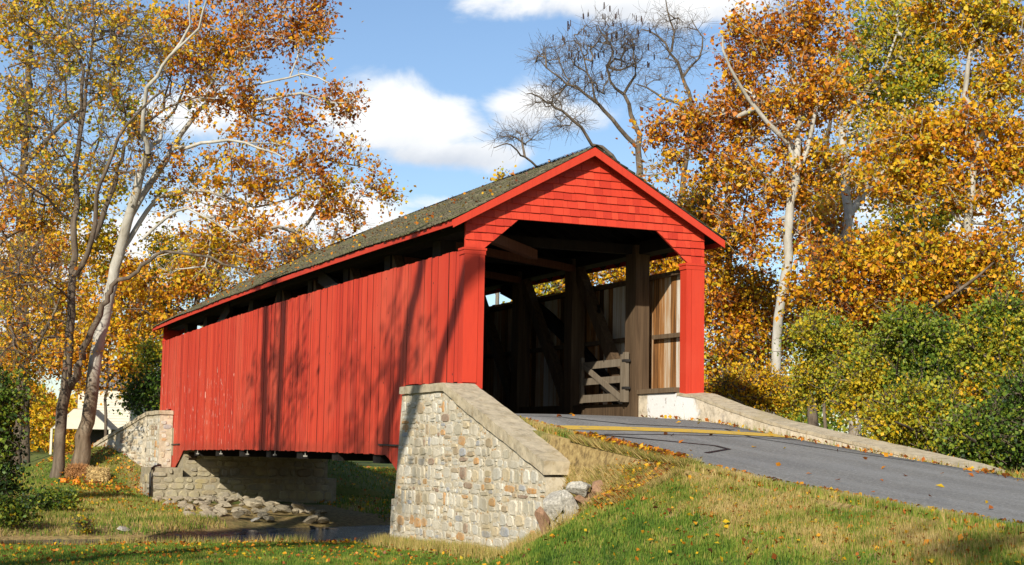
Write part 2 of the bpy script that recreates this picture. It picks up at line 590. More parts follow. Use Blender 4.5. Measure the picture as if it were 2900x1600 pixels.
def axis(lo, hi, fine_lo, fine_hi, fs, extra=()):
    a = list(np.arange(fine_lo, fine_hi + 1e-6, fs))
    step, v = fs, fine_hi
    while v < hi:
        step *= 1.25
        v += step
        a.append(min(v, hi))
    step, v = fs, fine_lo
    while v > lo:
        step *= 1.25
        v -= step
        a.append(max(v, lo))
    a = [q for q in a if all(abs(q - e) > 0.03 for e in extra)] + list(extra)
    return np.array(sorted(set(a)))


gx = axis(-700, 700, -14, 14, 0.35, (-0.20, 0.02, 5.58, 5.62, 5.28, 5.32))
gy = axis(-120, 1200, -18, 40, 0.4, (2.43, 2.47, 28.6, 28.8))
GX, GY = np.meshgrid(gx, gy)
GZ = ground_z(GX, GY)
nx, ny = len(gx), len(gy)
ii = np.arange(nx * ny).reshape(ny, nx)
gf = np.stack([ii[:-1, :-1], ii[:-1, 1:], ii[1:, 1:], ii[1:, :-1]], -1).reshape(-1, 4)
me = np_mesh('ground', np.stack([GX, GY, GZ], -1).reshape(-1, 3), gf, smooth=True)
at_ = me.attributes.new('dry', 'FLOAT', 'POINT')
at_.data.foreach_set('value', dryness(GX, GY).astype(np.float32).ravel())
tag(link('ground', me, MT['ground']), kind='structure')


def ground_hit(px, py, tmin=15, tmax=160):
    """where the line of sight through this point of the photograph meets the ground"""
    t = np.arange(tmin, tmax, 0.05)
    P = at(np.full_like(t, px), np.full_like(t, py), t)
    below = P[:, 2] < ground_z(P[:, 0], P[:, 1])
    i = int(np.argmax(below)) if below.any() else len(t) - 1
    return P[i], float(t[i])


# road
ry = np.concatenate([np.arange(-90, -20, 2), np.arange(-20, 2.3, 0.4), np.arange(2.6, 30, 2.5), np.arange(30.5, 60, 2)])
rows, nacross = [], 13
for y in ry:
    le = float(left_edge(y)) if y < 1.6 else 0.7
    re = float(right_edge(y)) if y < 2.3 else 4.6
    le += 0.05 * math.sin(y * 2.3) + 0.04 * math.sin(y * 5.1)
    for k in range(nacross):
        u = min(1.0, max(0.0, (k - 0.9) / (nacross - 2.8)))
        if k == 0:
            u = -0.008
        if k == nacross - 1:
            u = 1.008
        rows.append((le + (re - le) * u, y, float(road_z(y)) + 0.004 - 0.03 * (2 * u - 1) ** 2 + 0.02))
    rows[-1] = (rows[-1][0], y, rows[-1][2] - 0.09)
    rows[-nacross] = (rows[-nacross][0], y, rows[-nacross][2] - 0.09)
rv = np.array(rows)
ri = np.arange(len(rows)).reshape(-1, nacross)
rf = np.stack([ri[:-1, :-1], ri[:-1, 1:], ri[1:, 1:], ri[1:, :-1]], -1).reshape(-1, 4)
road = tag(link('road', np_mesh('road', rv, rf, smooth=True), MT['asphalt']), kind='structure')


def road_strip(name, pts, w, m, lift):
    b = MB()
    for (x0, y0), (x1, y1) in zip(pts[:-1], pts[1:]):
        d = Vector((x1 - x0, y1 - y0)).normalized()
        nrm = Vector((-d.y, d.x)) * w / 2
        n = 8
        for i in range(n):
            a0, a1 = i / n, (i + 1) / n
            q = []
            for a, sgn in ((a0, 1), (a0, -1), (a1, -1), (a1, 1)):
                x = x0 + (x1 - x0) * a + nrm.x * sgn
                y = y0 + (y1 - y0) * a + nrm.y * sgn
                le, re = float(left_edge(y)), float(right_edge(y))
                u = (x - le) / (re - le)
                q.append((x, y, float(road_z(y)) + 0.024 - 0.03 * (2 * u - 1) ** 2 + lift))
            b.add(q, [(0, 1, 2, 3)])
    return b.build(name, m, road)


road_strip('yellow_line', [(0.62, -3.25), (4.72, -3.72)], 0.62, MT['yellow'], 0.010)
road_strip('crack_seal', [(1.25, -7.0), (2.0, -6.4), (2.05, -5.9), (0.75, -4.3)], 0.09, MT['tar'], 0.007)
road_strip('crack_seal', [(4.6, -7.6), (3.7, -4.4), (4.0, -2.9)], 0.05, MT['tar'], 0.007)
road_strip('crack_seal', [(0.9, -4.25), (2.9, -4.2), (4.6, -4.35)], 0.06, MT['tar'], 0.007)
road_strip('crack_seal', [(0.55, -0.6), (2.2, -2.6), (4.2, -2.9)], 0.06, MT['tar'], 0.007)

# stream
wx = np.concatenate([np.arange(-120, -20, 10), np.arange(-20, 20, 1.0), np.arange(20, 121, 10)])
wy = np.arange(5, 24, 1.0)
WX, WY = np.meshgrid(wx, wy)
wi = np.arange(WX.size).reshape(WX.shape)
wf = np.stack([wi[:-1, :-1], wi[:-1, 1:], wi[1:, 1:], wi[1:, :-1]], -1).reshape(-1, 4)
tag(link('water', np_mesh('water', np.stack([WX, WY, np.full_like(WX, -2.66)], -1).reshape(-1, 3), wf), MT['water']), kind='structure')

# ------------------------------------------------------------------ covered bridge
W, L = 5.2, 30.36
OE, OV = 0.33, 0.24
ZE, ZA = 3.86, 5.50          # eave and ridge (top of the rake trim)
ZC, ZG = 3.40, 4.01          # capital and lintel
ZT = 3.36                    # top of side boards
bridge = empty('covered_bridge', 'red wooden covered bridge with shingled gable and mossy roof across the stream', 'covered bridge', loc=(0, 0, 0))


def siding_bottom(y):
    if y < 3.15:
        return 0.84
    if y < 4.35:
        return -1.17 + (y - 3.15) * 0.475
    if y < 25.8:
        return -0.61
    if y < 28.2:
        return -0.61 - (y - 25.8) * 0.44
    if y < 28.4:
        return -1.5
    return 0.84


def side_wall(name, x, sgn, m, m_in, y0, y1):
    b = MB()
    y = y0
    while y < y1 - 0.02:
        w = min(rnd(0.165, 0.235), y1 - y)
        if y1 - y - w < 0.08:
            w = y1 - y
        x0 = x + sgn * rnd(0.0, 0.016)
        za, zb = siding_bottom(y + 0.004), siding_bottom(y + w - 0.004)
        if abs(za - zb) > 0.5:
            za = zb = max(za, zb)
        if za == zb:
            j = rnd(-0.012, 0.012)
            za += j
            zb += j
        zt = ZT + rnd(-0.012, 0.012)
        gp = random.choice((0.004, 0.005, 0.007, 0.010))
        b.prism([(x0, y + gp, za), (x0, y + w - gp, zb), (x0, y + w - gp, zt), (x0, y + gp, zt)], (-sgn * 0.022, 0, 0), rnd(0.3, 0.95))
        b.t[-1] = b.t[-3] = 0.0
        y += w
    o = b.build(name, m, bridge, True)
    # boards as seen from within
    b = MB()
    y = y0
    while y < y1 - 0.02:
        w = min(rnd(0.2, 0.3), y1 - y)
        za = max(siding_bottom(y), siding_bottom(y + w)) + 0.02
        b.box((min(x - sgn * 0.027, x - sgn * 0.05), y + 0.004, za), (max(x - sgn * 0.027, x - sgn * 0.05), y + w - 0.004, ZT - 0.02), rnd(0, 1))
        y += w
    b.build('inner_boards', m_in, bridge, True)
    return o


side_wall('side_boards', 0.0, -1, MT['redchip'], MT['shade_dark_timber'], 0.24, L)
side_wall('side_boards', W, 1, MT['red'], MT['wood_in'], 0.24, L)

# horizontal joint board on the near and far triangular ends, iron straps
for yy in (4.05, 27.2):
    b = MB()
    b.box((-0.05, yy - 0.75, -0.42), (-0.012, yy + 0.75, -0.385))
    b.build('iron_strap', MT['iron'], bridge, True)

# roof -------------------------------------------------
HW = W / 2 + OE
sl = math.hypot(HW, ZA - ZE)
ca, sa = HW / sl, (ZA - ZE) / sl
RY0, RY1 = -OV, L + OV


def roof_pt(side, s, y, h):
    """s: distance up the slope from the eave, h: height above the slope"""
    x = -OE + s * ca - h * sa
    z = ZE + s * sa + h * ca
    if side > 0:
        x = W - x
    return (x, y, z)


for side in (-1, 1):
    vs, fs, tn = [], [], []
    ncourse = 17
    expo = (sl + 0.05) / ncourse
    for c in range(ncourse):
        y = RY0 - 0.03
        s0 = -0.05 + c * expo
        s1 = min(s0 + 0.42, sl)
        while y < RY1 + 0.03:
            w = rnd(0.10, 0.21)
            j = rnd(-0.02, 0.02)
            t = rnd(0.016, 0.034)
            base = len(vs)
            for (s_, h_) in ((s0 + j, 0.05), (s0 + j, 0.05 + t), (s1, 0.034), (s1, 0.034 + 0.008)):
                for yy in (y + 0.004, y + w - 0.004):
                    p = roof_pt(side, s_, yy, h_)
                    sag = -0.015 * math.sin(yy * 0.9) - 0.012 * math.sin(yy * 0.37 + 1)
                    vs.append((p[0], p[1], p[2] + camber(yy) + sag))
            fs += [(base, base + 1, base + 3, base + 2), (base + 2, base + 3, base + 7, base + 6), (base, base + 2, base + 6, base + 4), (base + 1, base + 5, base + 7, base + 3)]
            tn += [max(0, min(1, random.gauss(0.48, 0.15)))] * 4
            y += w
    roof = link('roof', np_mesh('roof', np.array(vs), np.array(fs), np.array(tn)), MT['shake'], bridge)
    # sheathing under the shakes
    b = MB()
    n = 24
    for i in range(n):
        ya, yb = RY0 + (RY1 - RY0) * i / n, RY0 + (RY1 - RY0) * (i + 1) / n
        q = [roof_pt(side, s_, y_, h_) for (s_, y_, h_) in ((0, ya, 0), (sl, ya, 0), (sl, yb, 0), (0, yb, 0), (0, ya, 0.032), (sl, ya, 0.032), (sl, yb, 0.032), (0, yb, 0.032))]
        b.add(q, [(0, 1, 2, 3), (4, 7, 6, 5), (0, 4, 5, 1), (3, 2, 6, 7), (0, 3, 7, 4)])
    b.build('sheathing', MT['shade_dark_timber'], roof, True)
    # ridge
    if side < 0:
        b = MB()
        y = RY0 - 0.03
        while y < RY1:
            for sd in (-1, 1):
                q = [roof_pt(sd, s_, y_, h_) for (s_, y_, h_) in ((sl - 0.16, y, 0.085), (sl + 0.01, y, 0.085), (sl + 0.01, y + 0.24, 0.06), (sl - 0.16, y + 0.24, 0.06))]
                b.add(q, [(0, 1, 2, 3)], rnd(0.1, 0.9))
            y += 0.22
        b.build('ridge_cap', MT['shake'], roof, True)
    # eave fascia, red
    b = MB()
    for i in range(n):
        ya, yb = RY0 + (RY1 - RY0) * i / n, RY0 + (RY1 - RY0) * (i + 1) / n
        xe = -OE - 0.004 if side < 0 else W + OE + 0.004
        b.box((min(xe, xe + side * 0.02), ya, ZE - 0.10), (max(xe, xe + side * 0.02), yb, ZE + 0.012), rnd(0.4, 0.7))
    b.build('eave_fascia', MT['red'], bridge, True)
    # rake trim, near and far
    for yf, off in ((RY0 - 0.024, 1), (RY1 + 0.002, 1)):
        b = MB()
        xa = -OE - 0.01 if side < 0 else W + OE + 0.01
        p = [(xa, yf, ZE + 0.01), (W / 2, yf, ZA + 0.022), (W / 2, yf, ZA - 0.145), (xa, yf, ZE - 0.14)]
        b.prism(p, (0, 0.022, 0), 0.6)
        b.build('rake_trim', MT['red'], bridge, True)
    # rafters
    b = MB()
    y = 0.6
    while y < L:
        a, c = Vector(roof_pt(side, 0.02, y, -0.07)), Vector(roof_pt(side, sl - 0.02, y, -0.07))
        b.beam(a, c, 0.07, 0.13)
        y += 0.75
    b.build('rafters', MT['shade_dark_timber'], bridge, True)


# gable ------------------------------------------------
def clip(poly, a, b_, c):
    """keep a*x+b*z<=c"""
    out = []
    for i in range(len(poly)):
        p, q = poly[i], poly[(i + 1) % len(poly)]
        dp, dq = a * p[0] + b_ * p[1] - c, a * q[0] + b_ * q[1] - c
        if dp <= 0:
            out.append(p)
        if (dp < 0 < dq) or (dq < 0 < dp):
            t = dp / (dp - dq)
            out.append((p[0] + (q[0] - p[0]) * t, p[1] + (q[1] - p[1]) * t))
    return out


slope = (ZA - ZE) / HW
zr = ZE - 0.02        # roof underside at the eave
BX0, BX1 = 1.10, 0.39


def gable(yf, sgn, name):
    b = MB()
    rake_l = (-slope, 1, zr + slope * OE)                      # z <= zr + slope*(x+OE)
    rake_r = (slope, 1, zr + slope * (W + OE))
    k = (ZG - ZC) / (BX0 - BX1)
    regions = [
        [rake_l, rake_r, (0, -1, -ZG)],
        [rake_l, rake_r, (0, 1, ZG), (k, -1, k * BX1 - ZC)],
        [rake_l, rake_r, (0, 1, ZG), (-k, -1, -k * (W - BX1) - ZC)],
    ]
    # backing
    for rg in regions:
        p = [(0, ZC), (W, ZC), (W, 6), (0, 6)]
        for h in rg:
            p = clip(p, *h)
        if len(p) > 2:
            b.prism([(x, yf, z) for x, z in p], (0, -sgn * 0.03, 0), 0.5)
    rowh = (ZG - ZC) / 4
    z = ZC
    while z < ZA:
        x = -rnd(0, 0.2)
        while x < W:
            w = rnd(0.09, 0.26)
            j = rnd(-0.005, 0.005) if abs(z - ZC) > 0.01 and abs(z - ZG) > 0.01 else 0
            tn = min(1, max(0.18, random.gauss(0.58, 0.2)))
            tk = rnd(0.028, 0.038)
            for rg in regions:
                p = [(max(x, 0) + 0.002, z + j), (min(x + w, W) - 0.002, z + j), (min(x + w, W) - 0.002, z + rowh + 0.004), (max(x, 0) + 0.002, z + rowh + 0.004)]
                if p[1][0] - p[0][0] < 0.02:
                    continue
                for h in rg:
                    p = clip(p, *h)
                    if len(p) < 3:
                        break
                if len(p) < 3:
                    continue
                front = [(px, yf + sgn * (0.006 + tk * (1 - (pz - z - j) / rowh * 0.85)), pz) for px, pz in p]
                back = [(px, yf + sgn * 0.001, pz) for px, pz in p]
                n = len(p)
                b.add(front + back, [tuple(range(n))] + [(i, i + n, (i + 1) % n + n, (i + 1) % n) for i in range(n)], tn)
            x += w
        z += rowh
    return b.build(name, MT['red'], bridge)


gable(0.0, -1, 'gable')
gable(L, 1, 'gable')

for yf, sg in ((0.0, -1), (L, 1)):
    for left in (True, False):
        b = MB()
        X = (lambda v: v) if left else (lambda v: W - v)

        def bx(a0, a1, d0, d1, z0, z1, t=None):
            xs = sorted((X(a0), X(a1)))
            ys = sorted((yf + sg * d0, yf + sg * d1))
            b.box((xs[0], ys[0], z0), (xs[1], ys[1], z1), t)
        zb = 0.72
        bx(0.0, 0.405, -0.24, 0.0, zb + 0.03, ZC - 0.13, 0.5)           # body of the post
        bx(-0.004, 0.285, 0.001, 0.026, zb + (0.11 if left else 0.0), ZC - 0.13, 0.62)
        bx(0.293, 0.409, 0.001, 0.024, zb, ZC - 0.13, 0.5)
        post = b.build('portal_post', MT['red'], bridge)
        b = MB()
        bx(-0.035, 0.44, -0.26, 0.045, ZC - 0.045, ZC - 0.002, 0.6)
        bx(-0.02, 0.425, -0.25, 0.032, ZC - 0.128, ZC - 0.047, 0.5)
        b.build('capital', MT['red'], post)
        b = MB()
        bx(0.42, 0.45, -0.22, -0.02, zb + 0.05, ZC - 0.1)

# trusses -----------------------------------------------
for side in (0, 1):
    X = (lambda v: v) if side == 0 else (lambda v: W - v)
    ys = [2.2 + 3.14 * k for k in range(9)]
    for k, y in enumerate(ys):
        b = MB()
        w = 0.28 if k in (0, 8) else 0.24
        xs = sorted((X(0.22), X(0.55)))
        b.box((xs[0], y - w, 0.3), (xs[1], y + w * 0.7, ZE + 0.1), 0.55)
        b.build('truss_post', MT['timber'] if side else MT['shade_dark_timber'], bridge, True)  # left truss takes the darker copy so it reads as shaded
        if k < 8:
            b = MB()
            ya, yb = (y, ys[k + 1]) if k < 4 else (ys[k + 1], y)
            b.beam((X(0.36), ya + (0.2 if k < 4 else -0.2), 0.5), (X(0.36), yb + (-0.1 if k < 4 else 0.1), ZE - 0.05), 0.2, 0.26)
            b.build('diagonal_brace', MT['timber'], bridge, True)
    # arch of planks
    b = MB()
    n = 40
    pts = []
    for i in range(n + 1):
        y = 1.2 + (L - 2.4) * i / n
        t = 2 * (y - L / 2) / (L - 2.4)
        pts.append((X(0.13), y, -0.9 + 5.3 * (1 - t * t)))
    for half in (0, 1):
        b = MB()
        for p, q in zip(pts[:-1], pts[1:]):
            if -0.3 < max(p[2], q[2]) < ZE - 0.1 and (p[1] > L / 2) == bool(half):
                b.beam(p, q, 0.34, 0.12, (1, 0, 0))
        b.build('arch', MT['shade_dark_timber'], bridge, True)
    # long timbers
    b = MB()
    xs = sorted((X(0.06), X(0.5)))
    for yy in np.arange(2.3, 28, 3.0):
        b.box((xs[0], yy, 0.30), (xs[1], min(yy + 3.0, L - 2), 0.58), 0.5)
    b.build('lower_chord', MT['timber'], bridge, True)
    b = MB()
    for yy in np.arange(0.3, L - 0.5, 3.0):
        b.box((xs[0] + 0.03, yy, ZE - 0.10), (xs[1], min(yy + 3.0, L - 0.3), ZE + 0.16), 0.5)
    b.build('upper_chord', MT['shade_dark_timber'], bridge, True)
    b = MB()
    xs = sorted((X(0.055), X(0.16)))
    b.box((xs[0], 0.3, 1.95), (xs[1], 1.9, 2.04), 0.8)
    b.box((xs[0], 2.6, 1.97), (xs[1], 16, 2.06), 0.8)
    b.box((xs[0], 16, 1.97), (xs[1], L - 0.6, 2.06), 0.8)
    b.build('side_rail', MT['timber'], bridge, True)
    b = MB()
    b.box((xs[0] - 0.02, 0.26, ZT - 0.10), (xs[1] - 0.02, L - 0.3, ZT - 0.015), 0.6)
    b.build('top_rail', MT['timber'], bridge)

for k in range(1, 9):
    b = MB()
    y = 2.06 + 3.14 * k
    b.box((0.06, y - 0.26, -0.80), (W - 0.06, y + 0.26, -0.42), 0.5)
    b.build('floor_beam', MT['shade_dark_timber'], bridge, True)
b = MB()
for x in np.arange(0.2, W - 0.2, 0.62):
    b.box((x, 2.6, -0.40), (x + 0.14, L - 2.6, -0.02), 0.5)
for y in np.arange(2.6, L - 2.6, 0.3):
    b.box((0.08, y + 0.004, -0.01), (W - 0.08, y + 0.296, 0.245), rnd(0.3, 0.7))
b.build('floor_deck', MT['shade_dark_timber'], bridge, True)
# roof ties and wind braces
for k in range(9):
    b = MB()
    y = 2.2 + 3.14 * k
    b.beam((0.3, y, ZE + 0.02), (W - 0.3, y, ZE + 0.02), 0.2, 0.2, tint=0.4)
    b.build('tie_beam', MT['shade_dark_timber'], bridge, True)
b = MB()
b.beam((0.55, 0.25, 3.68), (2.4, 2.2, 3.62), 0.16, 0.2, tint=0.5)
for k in range(1, 8):
    y = 2.2 + 3.14 * k
    b.beam((0.4, y - 3.0, ZE - 0.12), (W - 0.4, y - 0.1, ZE - 0.12), 0.14, 0.16, tint=0.5)
b.build('wind_brace', MT['brown_timber'], bridge, True)
# spiked diagonal strut under the far end
for p_, q_ in (((0.35, 26.0, -0.7), (0.35, 27.4, -1.7)), ((0.35, 4.2, -0.7), (0.35, 3.0, -1.5))):
    b = MB()
    b.beam(p_, q_, 0.26, 0.26)
    b.build('arch_foot', MT['timber'], bridge)
# small hooks under the side boards
for y in (23.8, 20.4, 17.0, 13.9, 10.9):
    b = MB()
    b.tube([(0.05, y, -0.55), (0.05, y, -0.72)], 0.012, 6)
    b.beam((0.05, y - 0.1, -0.73), (0.05, y + 0.1, -0.73), 0.05, 0.035)
    b.build('hanger_bolt', MT['rock_grey'], bridge, True)

# gate ---------------------------------------------------
gate = empty('wooden_gate', 'weathered grey plank gate with diagonal brace, folded back inside the bridge', 'gate', loc=(4.56, 2.12, 0.64))


def gbox(name, a, c):
    b = MB()
    b.box(a, c, rnd(0.4, 0.9))
    return b.build(name, MT['gate'], gate)


gbox('stile', (-0.05, 0.0, 0.0), (0.05, 0.10, 1.06))
gbox('stile', (-0.045, 0.12, 0.01), (0.045, 0.22, 1.02))
gbox('stile', (-0.04, 2.15, 0.02), (0.04, 2.25, 1.04))
for z0, z1 in ((0.03, 0.2), (0.42, 0.57), (0.77, 0.93)):
    gbox('rail', (-0.012, 0.222, z0), (0.022, 2.148, z1))
b = MB()
b.beam((-0.028, 0.23, 0.10), (-0.028, 2.1, 0.86), 0.028, 0.13, (0, 0, 1), 0.8)
b.build('brace', MT['gate'], gate)
for z in (0.3, 0.88):
    b = MB()
    b.beam((0.0, -0.05, z), (0.0, 0.12, z), 0.12, 0.05)
    b.build('hinge', MT['iron'], gate)


# ------------------------------------------------------------------ stone walls
def inside_poly(p, poly):
    r = False
    n = len(poly)
    for i in range(n):
        (x0, y0), (x1, y1) = poly[i], poly[(i + 1) % n]
        if (y0 > p[1]) != (y1 > p[1]) and p[0] < (x1 - x0) * (p[1] - y0) / (y1 - y0) + x0:
            r = not r
    return r


def rubble(mb, poly, P, N, smin, smax, seed=0, rise=(0.006, 0.03), tints=None):
    """stones set in the mortar of one face; poly in (u, v), P maps to space, N outward normal"""
    rr = random.Random(seed)
    us = [p[0] for p in poly]
    vs_ = [p[1] for p in poly]
    v = min(vs_)
    N = Vector(N)
    while v < max(vs_):
        h = rr.uniform(smin, smax)
        u = min(us) - rr.uniform(0, smax)
        while u < max(us):
            w = rr.uniform(smin, smax * 1.7)
            parts = [(u, v, w, h)]
            if h > 1.6 * smin and rr.random() < 0.35:
                c = rr.uniform(0.35, 0.65)
                parts = [(u, v, w, h * c), (u, v + h * c, w, h * (1 - c))]
            for (pu, pv, pw, ph) in parts:
                gap = rr.uniform(0.003, 0.016)
                hw, hh = pw / 2 - gap, ph / 2 - gap
                cu, cv = pu + pw / 2 + rr.uniform(-0.01, 0.01), pv + ph / 2 + rr.uniform(-0.025, 0.025)
                if hw < 0.015 or hh < 0.015:
                    continue
                ring = []
                for (a, c) in ((-1, -.55), (-.6, -1), (.55, -1), (1, -.6), (1, .5), (.6, 1), (-.5, 1), (-1, .6)):
                    ring.append((a * rr.uniform(0.84, 1.08) * hw, c * rr.uniform(0.82, 1.1) * hh))
                ok = False
                for k in (1, 0.75, 0.5):
                    if all(inside_poly((cu + k * a, cv + k * c), poly) for a, c in ring):
                        ok = True
                        break
                if not ok:
                    continue
                e = rr.uniform(*rise)
                outer = [Vector(P(cu + k * a, cv + k * c)) - N * 0.004 for a, c in ring]
                inn = [Vector(P(cu + 0.78 * k * a, cv + 0.78 * k * c)) + N * (e * rr.uniform(0.75, 1.2)) for a, c in ring]
                n = 8
                mb.add(outer + inn, [(i, (i + 1) % n, (i + 1) % n + n, i + n) for i in range(n)] + [tuple(range(n, 2 * n))], rr.random() if tints is None else rr.uniform(*tints))
            u += w
        v += h


# near left wing wall: plan along y at x -0.45..
wall = empty('stone_wing_wall', 'tall rubble stone wing wall with sloping coping left of the near portal', 'stone wall', loc=(-0.45, 0, -2.3))
OFF = Vector((0.45, 0, 2.3))


def roughen(o, amp, cut=0.16):
    import bmesh
    from mathutils import noise
    bm = bmesh.new()
    bm.from_mesh(o.data)
    for _ in range(5):
        es = [e for e in bm.edges if e.calc_length() > cut]
        if not es:
            break
        bmesh.ops.subdivide_edges(bm, edges=es, cuts=1, use_grid_fill=True)
    for v in bm.verts:
        n = noise.noise_vector(v.co * 3.1) * 0.65 + noise.noise_vector(v.co * 9.0) * 0.35
        v.co += n * amp
    bm.to_mesh(o.data)
    bm.free()
    return o


def local(mb, off):
    mb.v = [(x + off.x, y + off.y, z + off.z) for x, y, z in mb.v]
    return mb


XF = -0.45


def batter(z):
    return 0.10 * (0.65 - z) / 3.0          # the stream edge leans out towards the foot


outline = [(2.12, 0.64), (2.12 + 0.30, -1.42), (2.62, -1.44), (2.72, -2.75), (-5.0, -2.75), (-4.92, -0.86), (-0.32, 0.64)]
b = MB()
b.prism([(XF, y, z) for y, z in outline], (0.42, 0, 0))
body = local(b, OFF).build('masonry', MT['mortar'], wall)
b = MB()
rubble(b, outline, lambda u, v: (XF, u, v), (-1, 0, 0), 0.085, 0.29, 3, (0.007, 0.022))
rubble(b, outline, lambda u, v: (XF, u, v), (-1, 0, 0), 0.035, 0.085, 31, (0.001, 0.007))
# end face, beneath the coping
b2 = [(-0.43, -1.85), (-0.05, -1.85), (-0.05, -0.92), (-0.43, -0.92)]
rubble(b, b2, lambda u, v: (u, -4.99, v), (0, -1, 0), 0.09, 0.25, 5)
local(b, OFF).build('stones', MT['stone'], body)
b = MB()
b.prism([(XF - 0.05, 2.16, 0.645), (XF - 0.05, 2.16, 0.795), (XF - 0.05, -0.34, 0.795), (XF - 0.05, -0.32, 0.645)], (0.45, 0, 0), 0.5)
roughen(local(b, OFF).build('coping', MT['cap'], wall), 0.022)
b = MB()
# sloping slabs
n = 4
for i in range(n):
    y0, y1 = -0.342 - 4.63 * i / n, -0.342 - 4.63 * (i + 1) / n + 0.008
    z0, z1 = 0.795 - 1.40 * i / n, 0.795 - 1.40 * (i + 1) / n
    b.prism([(XF - 0.055, y0, z0), (XF - 0.055, y1, z1), (XF - 0.055, y1, z1 - 0.21), (XF - 0.055, y0, z0 - 0.21 if i else z0 - 0.15)], (0.62, 0, 0), 0.5)
roughen(local(b, OFF).build('coping', MT['cap'], wall), 0.022)

# near abutment below the deck, facing the stream
ab = empty('stone_abutment', 'dark stone abutment carrying the near end of the bridge', 'abutment', loc=(2.6, 2.5, -3))
b = MB()
b.box((-0.02, 0.2, -3.0), (5.3, 2.5, -0.95))
b.box((-0.02, 0.2, -0.95), (5.3, 1.6, 0.20))
local(b, Vector((-2.6, -2.5, 3))).build('masonry', MT['mortar'], ab)
b = MB()
rubble(b, [(0.0, -3), (5.3, -3), (5.3, -0.97), (0.0, -0.97)], lambda u, v: (u, 2.5, v), (0, 1, 0), 0.15, 0.35, 8)
local(b, Vector((-2.6, -2.5, 3))).build('stones', MT['stone'], ab)

# far abutment and far wing wall
fw = empty('stone_wing_wall', 'weathered stone wing wall at the far end behind the hay bales', 'stone wall', loc=(-0.45, 26, -2.3))
b = MB()
A, B_, Cc = (-0.47, 27.75), (-0.47, 30.3), (-1.75, 34.0)
p1 = [(A[0], A[1], -2.7), (B_[0], B_[1], -2.5), (B_[0], B_[1], 0.66), (A[0], A[1], 0.66)]
b.prism(p1, (0.44, 0, 0))
p2 = [(B_[0], B_[1], -2.5), (Cc[0], Cc[1], -2.4), (Cc[0], Cc[1], -0.52), (B_[0], B_[1], 0.66)]
b.prism(p2, (0.5, 0.2, 0))
OF2 = Vector((0.45, -26, 2.3))
body = local(b, OF2).build('masonry', MT['mortar'], fw)
b = MB()
rubble(b, [(27.77, -2.5), (30.3, -2.3), (30.3, 0.66), (27.77, 0.66)], lambda u, v: (-0.47, u, v), (-1, 0, 0), 0.12, 0.30, 12)
ln = math.hypot(Cc[0] - B_[0], Cc[1] - B_[1])
dx_, dy_ = (Cc[0] - B_[0]) / ln, (Cc[1] - B_[1]) / ln
rubble(b, [(0, -2.3), (ln, -2.2), (ln, -0.55), (0, 0.64)], lambda u, v: (B_[0] + dx_ * u, B_[1] + dy_ * u, v), (-dy_, dx_, 0), 0.12, 0.30, 13)
rubble(b, [(-0.46, -1.1), (-0.04, -1.1), (-0.04, 0.65), (-0.46, 0.65)], lambda u, v: (u, 27.75, v), (0, -1, 0), 0.12, 0.28, 14)
local(b, OF2).build('stones', MT['stone'], body)
b = MB()
b.prism([(-0.52, 27.70, 0.662), (-0.52, 30.3, 0.662), (-0.52, 30.3, 0.80), (-0.52, 27.70, 0.80)], (0.49, 0, 0))
b.prism([(-0.52, 30.303, 0.662), (Cc[0] - 0.05, Cc[1], -0.518), (Cc[0] - 0.05, Cc[1], -0.39), (-0.52, 30.303, 0.80)], (0.6, 0.22, 0))
roughen(local(b, OF2).build('coping', MT['cap'], fw), 0.022)

fa = empty('stone_abutment', 'big block stone abutment under the far end of the bridge, partly sunlit', 'abutment', loc=(2, 26, -2.5))
OF3 = Vector((-2, -26, 2.5))
b = MB()
b.box((-1.08, 25.6, -2.9), (5.3, 27.7, -1.45))
b.box((-1.06, 25.62, -1.448), (-0.04, 27.68, -1.15))
b.box((0.06, 26.05, -1.448), (5.1, 29.0, -0.43))
b.box((-0.02, 27.6, -0.748), (5.1, 29.0, 0.2))
body = local(b, OF3).build('masonry', MT['shade_dark_mortar'], fa)
b = MB()
rubble(b, [(-1.07, -2.7), (5.29, -2.7), (5.29, -1.46), (-0.05, -1.46), (-0.05, -1.16), (-1.07, -1.16)], lambda u, v: (u, 25.6, v), (0, -1, 0), 0.19, 0.38, 21, (0.01, 0.05), (0.05, 0.85))
local(b, OF3).build('stones', MT['block'], body)
b = MB()
rubble(b, [(0.08, -1.44), (5.08, -1.44), (5.08, -0.45), (0.08, -0.45)], lambda u, v: (u, 26.05, v), (0, -1, 0), 0.19, 0.36, 23, (0.01, 0.05), (0.05, 0.85))
local(b, OF3).build('stones', MT['block'], body)
b = MB()
rubble(b, [(25.62, -2.7), (27.65, -2.7), (27.65, -1.16), (25.62, -1.16)], lambda u, v: (-1.08, u, v), (-1, 0, 0), 0.19, 0.38, 22, (0.01, 0.05), (0.05, 0.85))
local(b, OF3).build('stones', MT['block'], body)
pipe = MB().tube([(-1.12, 25.5, -2.25), (-1.13, 25.52, -1.35), (-1.08, 25.54, -1.17), (-0.95, 25.7, -1.1), (-0.6, 26.6, -1.08), (-0.5, 27.6, -1.06)], 0.035, 8).build('drain_pipe', MT['iron'], None, smooth=True)
tag(pipe, 'thin bent grey pipe running down the corner of the far abutment', 'pipe')

